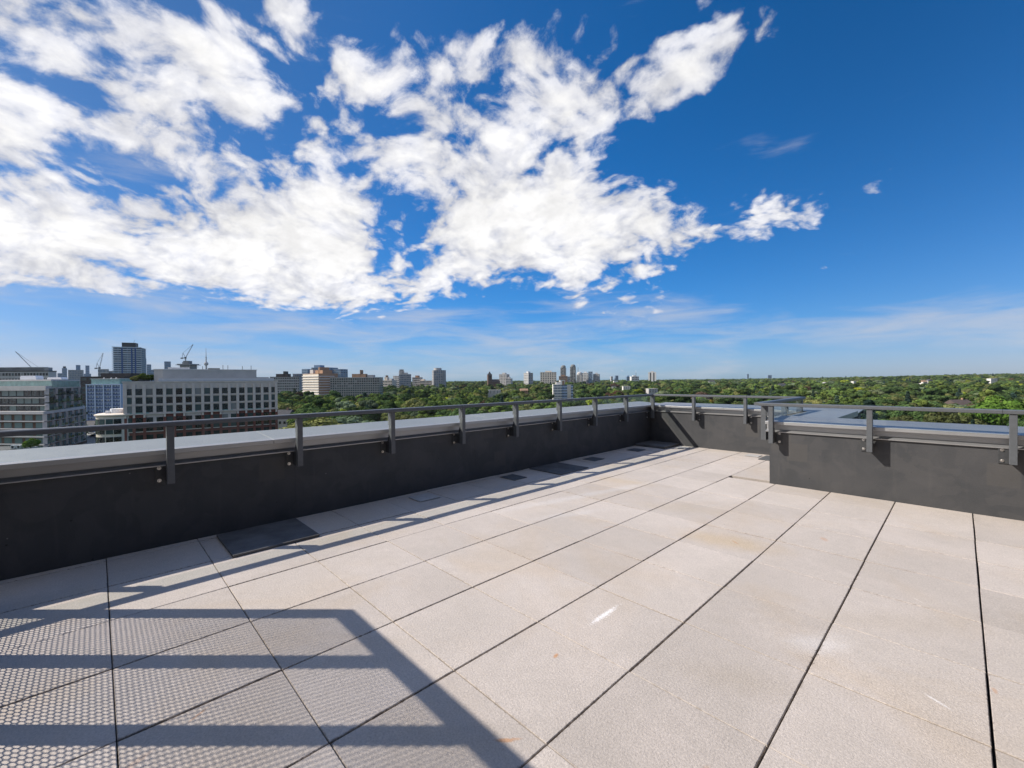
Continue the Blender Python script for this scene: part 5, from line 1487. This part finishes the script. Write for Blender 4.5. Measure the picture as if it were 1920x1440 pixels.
# trees that stand out one by one
for (k, v, px, D, s, lab) in (
    ('yellow', 1, 1728, 178, .62, 'vivid lime-green treetop among darker crowns beyond the right railing'),
    ('yellow', 1, 1522, 205, .85, 'lime-green tree just right of the far end of the return railing'),
    ('fresh', 0, 1882, 170, 1.55, 'very large fresh green tree at the right edge of the wood'),
    ('purple', 0, 1812, 235, 1.15, 'broad dark purple-brown tree left of the very large green tree'),
    ('purple', 1, 1692, 178, .85, 'low purple-brown tree right above the right handrail'),
    ('dark', 1, 1608, 186, 1.15, 'round very dark tree left of the second right-hand railing post'),
    ('olive', 1, 1762, 172, 1.15, 'tall olive-brown tree in front of the brown-roofed house'),
    ('spruce', 0, 1824, 160, .75, 'bluish conifer beside the brown-roofed house'),
    ('gold', 0, 1838, 142, .8, 'small orange-gold bush near the right-hand end post'),
    ('gold', 0, 1712, 139, .75, 'golden bush just above the right coping'),
    ('olive', 0, 1283, 330, 1.0, 'golden olive tree above the left bay of the end railing'),
    ('gold', 0, 1328, 320, 1.5, 'wide yellowish tree above the end railing, right of the golden olive one'),
    ('spruce', 0, 693, 232, .95, 'dark upright conifer below the widest slab block'),
    ('yellow', 0, 578, 215, 1.1, 'bright yellow-green bush-like tree just right of the brick block'),
    ('yellow', 0, 640, 262, 1.3, 'yellow-green tree below the widest slab block'),
    ('dark', 2, 552, 330, 1.0, 'dark upright tree nearest the right corner of the brick block'),
    ('mid', 0, 198, 228, .75, 'small green street tree beside the car park'),
    ('fresh', 0, 56, 126, .30, 'small bright green shrub planted on the podium roof'),
    ('mid', 2, 566, 560, 1.1, 'tall light green tree in front of the cream balcony block')):
    P = at(px, D); tree(k, v, P.x, P.y, -18.6 if 'podium' in lab else ground_z(P.x, P.y), s, rt.uniform(0, 6.28), lab); claim(P.x, P.y, 9.5 * s)
    if D > 150 and px > 1222: CORRIDORS.append((px - 4.5 * s / D * 810, px + 4.5 * s / D * 810, D - 45, D))
P = at(63, 132)
# individual trees of the near wood
cand = []
tries = 0
for it in range(26000):
    px = rt.uniform(520, 2050); u = rt.random()
    D = math.sqrt(120 ** 2 + u * (420 ** 2 - 120 ** 2))
    if D < dmin(px) - 8: continue
    cand.append((px, D))
cand.sort(key=lambda q: q[1] / dmin(q[0]))
near = []; FAR_LIMIT = {}
for px, D in cand:
    P = at(px, D)
    if blocked(P.x, P.y, px, D): continue
    s = rt.choice((rt.uniform(.95, 1.4), rt.uniform(1.4, 1.9), rt.uniform(1.7, 2.3))); r = 8.4 * s
    if not free(P.x, P.y, r): continue
    claim(P.x, P.y, r)
    k = pick_kind(rt)
    near.append((k, rt.randrange(3), P, s, px, D))
near = near[:1500]
INDIV, REST = near[:260], near[260:]
def tall_of(s): return min(1.22, 0.55 + 0.36 * s) * rt.uniform(.84, 1.14)
def region(px):
    return ('beyond the long left railing', 'beyond the end railing', 'beyond the right railing')[0 if px < 1222 else (1 if px < 1440 else 2)]
for (k, v, P, s, px, D) in INDIV:
    lab = LAB[k] + ' in the near wood ' + region(px)
    tree(k, v, P.x, P.y, ground_z(P.x, P.y), s, rt.uniform(0, 6.28), lab, sz=tall_of(s), group=lab.replace(LAB[k], LAB[k] + 's'))

# the rest of the wood, one mass to the skyline
pts = [(P.x, P.y, ground_z(P.x, P.y), s, k, v) for (k, v, P, s, px, D) in REST]
nx = np.random.default_rng(4)
for (d0, d1, n, s0, s1) in ((240, 700, 9000, .95, 2.0), (700, 1300, 9000, 1.1, 2.1), (1300, 2700, 9000, 1.5, 2.6), (2700, 5000, 2500, 2.4, 4.0)):
    for i in range(n):
        px = nx.uniform(330 if d0 > 600 else 500, 2150); D = math.sqrt(d0 * d0 + nx.random() * (d1 * d1 - d0 * d0))
        P = at(px, D)
        if D < dmin(px) + 20 or blocked(P.x, P.y, px, D): continue
        s = nx.uniform(s0, s1); r = 8.2 * s
        if r < 22 and not free(P.x, P.y, r): continue
        claim(P.x, P.y, r)
        pts.append((P.x, P.y, ground_z(P.x, P.y), s, pick_kind(rt), int(nx.integers(3))))
def build_forest(pts):
    sources = [(k, i) for k in KINDS for i in range(len(KINDS[k]))]
    src_obj = {}
    for o in bpy.data.objects:
        if o.name.startswith('crown'):
            for k, i in sources:
                if KINDS[k][i][0] == o.data and (k, i) not in src_obj: src_obj[(k, i)] = o
    groups = {}
    for (x, y, z, s, k, v) in pts:
        key = (k, v % len(KINDS[k]))
        if key not in src_obj: key = ('mid', 0)
        groups.setdefault(key, []).append((x, y, z, s))
    me = bpy.data.meshes.new('wood')
    co, sc, hz, rz, ix = [], [], [], [], []
    keys = sorted(groups)
    for i, k in enumerate(keys):
        for (x, y, z, s) in groups[k]:
            co.append((x, y, z)); sc.append(s); hz.append(tall_of(s)); rz.append(rt.uniform(0, 6.28)); ix.append(i)
    me.from_pydata(co, [], [])
    for nm, ty, vals in (('tree_scale', 'FLOAT', sc), ('tree_height', 'FLOAT', hz), ('tree_turn', 'FLOAT', rz), ('tree_kind', 'INT', ix)):
        at_ = me.attributes.new(nm, ty, 'POINT'); at_.data.foreach_set('value', vals)
    ob = link('far_wood', me)
    tag(ob, 'mass of mixed green treetops stretching from the near wood to the skyline', 'wood', None, 'stuff')
    ng = bpy.data.node_groups.new('scatter_trees', 'GeometryNodeTree')
    ng.interface.new_socket('Geometry', in_out='INPUT', socket_type='NodeSocketGeometry')
    ng.interface.new_socket('Geometry', in_out='OUTPUT', socket_type='NodeSocketGeometry')
    gi = ng.nodes.new('NodeGroupInput'); go = ng.nodes.new('NodeGroupOutput'); jn = ng.nodes.new('GeometryNodeJoinGeometry')
    def attr(nm, ty):
        a = ng.nodes.new('GeometryNodeInputNamedAttribute'); a.data_type = ty; a.inputs[0].default_value = nm; return a.outputs[0]
    kattr, sattr, rattr = attr('tree_kind', 'INT'), attr('tree_scale', 'FLOAT'), attr('tree_turn', 'FLOAT')
    cx = ng.nodes.new('ShaderNodeCombineXYZ'); ng.links.new(rattr, cx.inputs[2])
    sv = ng.nodes.new('ShaderNodeCombineXYZ'); ng.links.new(sattr, sv.inputs[0]); ng.links.new(sattr, sv.inputs[1]); ng.links.new(attr('tree_height', 'FLOAT'), sv.inputs[2])
    for i, k in enumerate(keys):
        oi = ng.nodes.new('GeometryNodeObjectInfo'); oi.inputs[0].default_value = src_obj[k]; oi.inputs['As Instance'].default_value = True
        cmp = ng.nodes.new('FunctionNodeCompare'); cmp.data_type = 'INT'; cmp.operation = 'EQUAL'
        ng.links.new(kattr, cmp.inputs[2]); cmp.inputs[3].default_value = i
        ip = ng.nodes.new('GeometryNodeInstanceOnPoints')
        ng.links.new(gi.outputs[0], ip.inputs['Points']); ng.links.new(cmp.outputs[0], ip.inputs['Selection'])
        ng.links.new(oi.outputs['Geometry'], ip.inputs['Instance']); ng.links.new(cx.outputs[0], ip.inputs['Rotation'])
        ng.links.new(sv.outputs[0], ip.inputs['Scale'])
        ng.links.new(ip.outputs[0], jn.inputs[0])
    ng.links.new(jn.outputs[0], go.inputs[0])
    md = ob.modifiers.new('scatter', 'NODES'); md.node_group = ng
build_forest(pts)
print('trees', len(INDIV), 'forest', len(pts))

# planted shrubs on the stone block's roof
for i, (px, D, s, k, lab) in enumerate(((256, 158, .27, 'olive', 'leftmost of the clipped shrubs on the stone block roof'), (270, 159, .31, 'mid', 'taller middle shrub on the stone block roof'),
                                        (284, 161, .29, 'dark', 'dark shrub third from the left on the stone block roof'), (296, 162, .26, 'mid', 'shrub on the stone block roof next to its roof house'))):
    P = at(px, D); tree(k, 0, P.x, P.y, 2.08 - .9, s, i * 1.3, lab, 'shrubs on the stone block roof', 'shrub')

# ------------------------------------------------------------------ parked cars and a street lamp
def car_paint(name, c): return principled(name, c, 0.3, 0.0, 0.6, 0, 1, 0, 1, 0.6)
M_TYRE = principled('tyre_rubber', (0.02, 0.02, 0.02), 0.9); M_CARGL = principled('car_glass', (0.015, 0.018, 0.02), 0.05, 0, 0.9)
M_LAMP = principled('headlamp_lens', (0.7, 0.7, 0.7), 0.1); M_RED = principled('tail_lamp_lens', (0.4, 0.02, 0.02), 0.2)
def car(label, x, y, z, rz, paint):
    root = thing('parked_car', label, 'car', (x, y, z), rz, 'cars in the car park between the blocks')
    def loft(prof, w0, w1):
        m = MB(); n = len(prof)
        vs = [(a, -w(b), b) for a, b in prof for w in (lambda t: w0,)] + [(a, w0, b) for a, b in prof]
        m.add(vs, [tuple(range(n)), tuple(range(n, 2 * n))[::-1]] + [((i + 1) % n, i, n + i, n + (i + 1) % n) for i in range(n)])
        return m
    body = [(-2.2, .35), (-2.25, .75), (-2.05, .95), (-1.1, 1.0), (1.0, .98), (2.0, .82), (2.22, .62), (2.2, .33)]
    loft(body, .88, .88).build('body', paint, root, .07)
    cab = [(-1.75, .985), (-1.25, 1.42), (.25, 1.45), (1.05, .975)]
    loft(cab, .76, .7).build('cabin_glass', M_CARGL, root, .06)
    m = MB(); m.box(-1.2, .22, -.72, .72, 1.43, 1.49); m.build('roof', paint, root, .03)
    for x_ in (-1.35, 1.38):
        for y_ in (-.80, .80):
            m = MB(); m.cyl((x_, y_ - .1, .33), .33, .2, 18, None, (0, 1, 0)); t = m.build('wheel', M_TYRE, root)
            m = MB(); m.cyl((x_, y_ - .105, .33), .2, .21, 12, None, (0, 1, 0)); m.build('rim', M_STEEL, t)
    for y_ in (-.62, .62):
        m = MB(); m.box(2.12, 2.24, y_ - .16, y_ + .16, .6, .74); m.build('headlight', M_LAMP, root)
        m = MB(); m.box(-2.27, -2.16, y_ - .16, y_ + .16, .68, .84); m.build('tail_light', M_RED, root)
for lab, px, D, rz, c in (('white saloon car nearest the glass condominium in the car park', 172, 243, .2, (.75, .75, .75)), ('silver car in the middle of the car park row', 183, 247, .25, (.45, .46, .48)),
                          ('white car parked closest to the small street tree', 192, 252, .3, (.78, .78, .77)), ('black car in the front row of the car park', 176, 229, .2, (.02, .02, .022)),
                          ('dark red car in the front row of the car park', 187, 226, 1.3, (.14, .02, .02))):
    P = at(px, D); car(lab, P.x, P.y, GROUND + .10, YAW + rz, car_paint('car_paint', c))
P = at(104, 150)
root = thing('street_lamp', 'street lamp with a curved arm in front of the glass condominium', 'street lamp', (P.x, P.y, GROUND), YAW)
m = MB(); m.cyl((0, 0, 0), .11, 6.6, 10, .07); m.build('pole', M_CRANE, root)
m = MB(); pts_ = [(0, 0, 6.6), (-.5, 0, 7.1), (-1.4, 0, 7.3), (-2.4, 0, 7.2)]
for a, b in zip(pts_, pts_[1:]): m.bar(a, b, .09)
m.build('arm', M_CRANE, root)
m = MB(); m.box(-3.0, -2.3, -.14, .14, 7.08, 7.2); m.build('lamp_head', M_LFRAME, root, .03)

# ------------------------------------------------------------------ haze in the air
m = bpy.data.materials.new('haze_air'); m.use_nodes = True
N = Nodes(m.node_tree)
vol = N.new('ShaderNodeVolumePrincipled'); vol.inputs['Color'].default_value = (0.72, 0.84, 1.0, 1); vol.inputs['Density'].default_value = HAZE_DENSITY
vol.inputs['Anisotropy'].default_value = 0.0
o = N.new('ShaderNodeOutputMaterial'); N.l.new(vol.outputs[0], o.inputs['Volume'])
mb = MB(); mb.box(-7200, 7200, -7200, 7200, -60, 300)
tag(mb.build('haze', m), kind='stuff')
